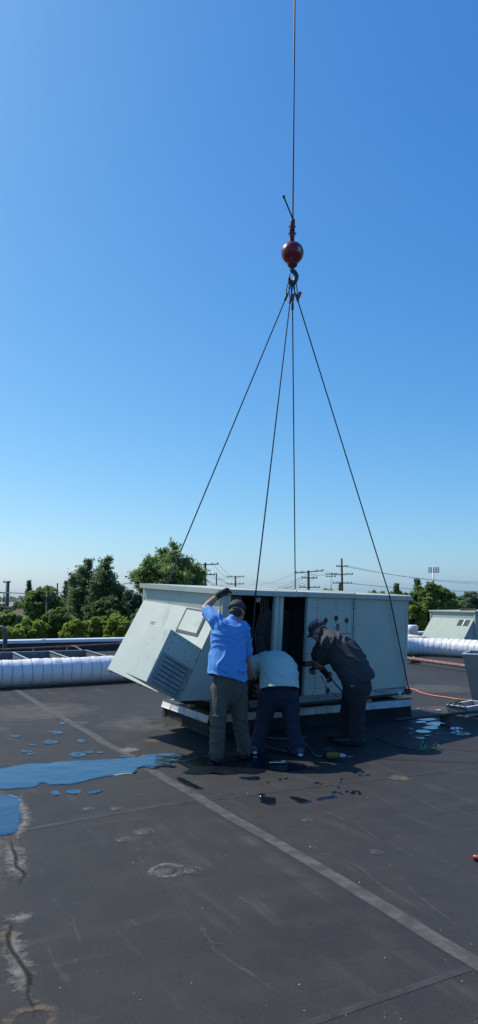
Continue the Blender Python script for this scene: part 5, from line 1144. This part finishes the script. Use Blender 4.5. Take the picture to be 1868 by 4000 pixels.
for h_, k_, a_ in ((hipL, kneL, ankL), (hipR, kneR, ankR)): ring_chain(m, [(h_, .112), (h_.lerp(k_, .5), .098), (k_, .082), (k_.lerp(a_, .5), .078), (a_ + Vector((0, 0, .05)), .078), (a_ + Vector((0, 0, .012)), .078)])
grow('jeans', m, .010, 5, DENIM, W2, fold_fn(.013, 26, (.5, .3, .8), 2.0, ((kneL, .10, .8), (kneR, .10, .8), (ankL, .12, 1.0), (ankR, .12, 1.0))))
for a_, d in ((ankL, (.35, 1, 0)), (ankR, (-.25, 1, 0))): boot('sneaker', a_, d, .29, SNEAK, SOLEWH, W2, .05)

# ---- worker in dark clothes, leaning in from the right with a pry bar
W3 = empty('person'); T3 = Vector((1.22, 8.12, 0)); W3.matrix_world = Matrix.Translation(T3); L_ = lambda px, py, Y: at(px, py, Y) - T3
tag(W3, 'worker in charcoal t-shirt, black trousers and cap leaning forward with a bar', 'person')
hipF, hipN = L_(1378, 2690, 8.24), L_(1394, 2692, 8.02); kneF, kneN = L_(1358, 2800, 8.30), L_(1392, 2806, 8.04); ankF, ankN = L_(1356, 2880, 8.34), L_(1394, 2897, 8.06)
pel = L_(1396, 2650, 8.14); wai = L_(1372, 2600, 8.20); mid_ = L_(1340, 2552, 8.27); che = L_(1305, 2518, 8.34); nk = L_(1268, 2476, 8.42); hd = L_(1243, 2465, 8.48)
shN, shF = L_(1284, 2514, 8.20), L_(1270, 2505, 8.58); elN, wrN = L_(1256, 2592, 8.34), L_(1232, 2604, 8.52); elF, wrF = L_(1232, 2584, 8.64), L_(1268, 2624, 8.60)
m = MB()
ring_chain(m, [(pel, .15, .14), (wai, .15, .15), (mid_, .165, .16), (che, .165, .13), (nk, .075, .065)], (-.3, -1, 0)); ring_chain(m, [(nk, .060), (hd, .055)])
P3, X3, s3_, f3_, u3_ = head_parts(m, hd, (-.75, .30, -.55), (-.42, .2, .88))
for sh, el, wr in ((shN, elN, wrN), (shF, elF, wrF)): ring_chain(m, [(che, .066), (sh, .066)]); ring_chain(m, [(sh, .066), (sh.lerp(el, .5), .060), (el, .052), (el.lerp(wr, .35), .050), (wr, .031)])
hand(m, wrN, (-.3, .7, -.3), (.3, .2, -.9), .19, .8); hand(m, wrF, (.5, -.1, -.7), (-.3, -.6, 0), .19, .9)
for h_, k_, a_ in ((hipF, kneF, ankF), (hipN, kneN, ankN)): ring_chain(m, [(h_, .09), (k_, .058), (k_.lerp(a_, .35), .058), (a_, .038)])
grow('body', m, .0085, 5, SKIN2, W3); eyes(P3, W3); hair(P3, X3, W3, mat('hair_brown', (.06, .042, .03), .7, 0, .3, 40)); c3_ = cap_hat(P3, X3, W3, CAPDK)
V = []; Fs = []
for i in range(4):
    for j in range(5):
        th = .30 + .75 * i / 3; ph = math.pi * (.82 + .42 * j / 4) ; V.append(P3(.0935 * math.sin(th) * math.cos(ph), -.010 + .1145 * math.sin(th) * math.sin(ph), .030 + .1035 * math.cos(th)))
obj('cap_panel', V, [(i * 5 + j, i * 5 + j + 1, (i + 1) * 5 + j + 1, (i + 1) * 5 + j) for i in range(3) for j in range(4)], mat('cap_patch', (.22, .19, .20), .8, 0, .45, 40), c3_, True)
m = MB()
ring_chain(m, [(L_(1402, 2705, 8.14), .205, .185), (L_(1398, 2650, 8.14), .208, .190), (wai, .210, .194), (mid_, .205, .190), (che, .196, .160), (che.lerp(nk, .55), .150, .115), (nk, .082, .074)], (-.3, -1, 0), 20)
ellip(m, shN.lerp(che, .12), (.100, .100, .100)); ellip(m, shN.lerp(che, .5), (.115, .115, .115)); ring_chain(m, [(shN, 0.097), (shN.lerp(elN, .5), .088), (shN.lerp(elN, .70), .090)]); ellip(m, shF.lerp(che, .12), (.100, .100, .100)); ellip(m, shF.lerp(che, .5), (.115, .115, .115)); ring_chain(m, [(shF, 0.097), (shF.lerp(elF, .5), .088), (shF.lerp(elF, .70), .09)])
grow('t_shirt', m, .010, 7, CHAR, W3, fold_fn(.019, 30, (.7, 0, .7), 6.0, ((shN, .13, 1.0), (L_(1330, 2510, 8.2), .12, .5))), (L_(1392, 2662, 8.14), Vector((.25, 0, -1)).normalized()))
m = MB()
ring_chain(m, [(L_(1400, 2650, 8.15), .165, .140), (L_(1396, 2680, 8.13), .182, .165), (L_(1390, 2705, 8.13), .182, .150)], (0, -1, 0), 20)
for h_, k_, a_ in ((hipF, kneF, ankF), (hipN, kneN, ankN)): ring_chain(m, [(h_, .118), (h_.lerp(k_, .5), .106), (k_, .090), (k_.lerp(a_, .5), .086), (a_ + Vector((0, 0, .05)), .084), (a_ + Vector((0, 0, .01)), .084)])
grow('trousers', m, .010, 5, BLKTR, W3, fold_fn(.013, 26, (.5, .3, .8), 4.0, ((kneF, .10, .8), (kneN, .10, .8), (ankF, .12, 1), (ankN, .12, 1))))
for a_ in (ankF, ankN): boot('boot', a_, (-1, .25, 0), .31, mat('black_boot', (.02, .018, .018), .5, 0, .2, 20), SOLEDK, W3)
for wr, el, fd, pd in ((wrN, elN, (-.3, .7, -.3), (.3, .2, -.9)), (wrF, elF, (.5, -.1, -.7), (-.3, -.6, 0))):
    m = MB(); hand(m, wr, fd, pd, .205, .85); ring_chain(m, [(wr - (wr - el).normalized() * .03, .040), (wr, .038)]); grow('glove', m, .007, 3, GLOVE, W3)
br0 = at(1284, 2640, 8.56); br1 = at(1340, 2706, 8.28)
tag(MB().tube([br0, br1], .008, 8).build('pry_bar', mat('bar_steel', (.08, .078, .075), .35, .7, .15, 12), None, True), 'steel pry bar slanting down from the gloved hand of the worker in charcoal', 'pry bar')
tag(MB().tube(catmull([at(1256, 2640, 8.72), at(1274, 2680, 8.75), at(1300, 2708, 8.72), at(1322, 2722, 8.62)], 5), .005, 6).build('thin_wire', BLACK, None, True), 'thin black wire hanging in front of the lower control panel', 'wire')
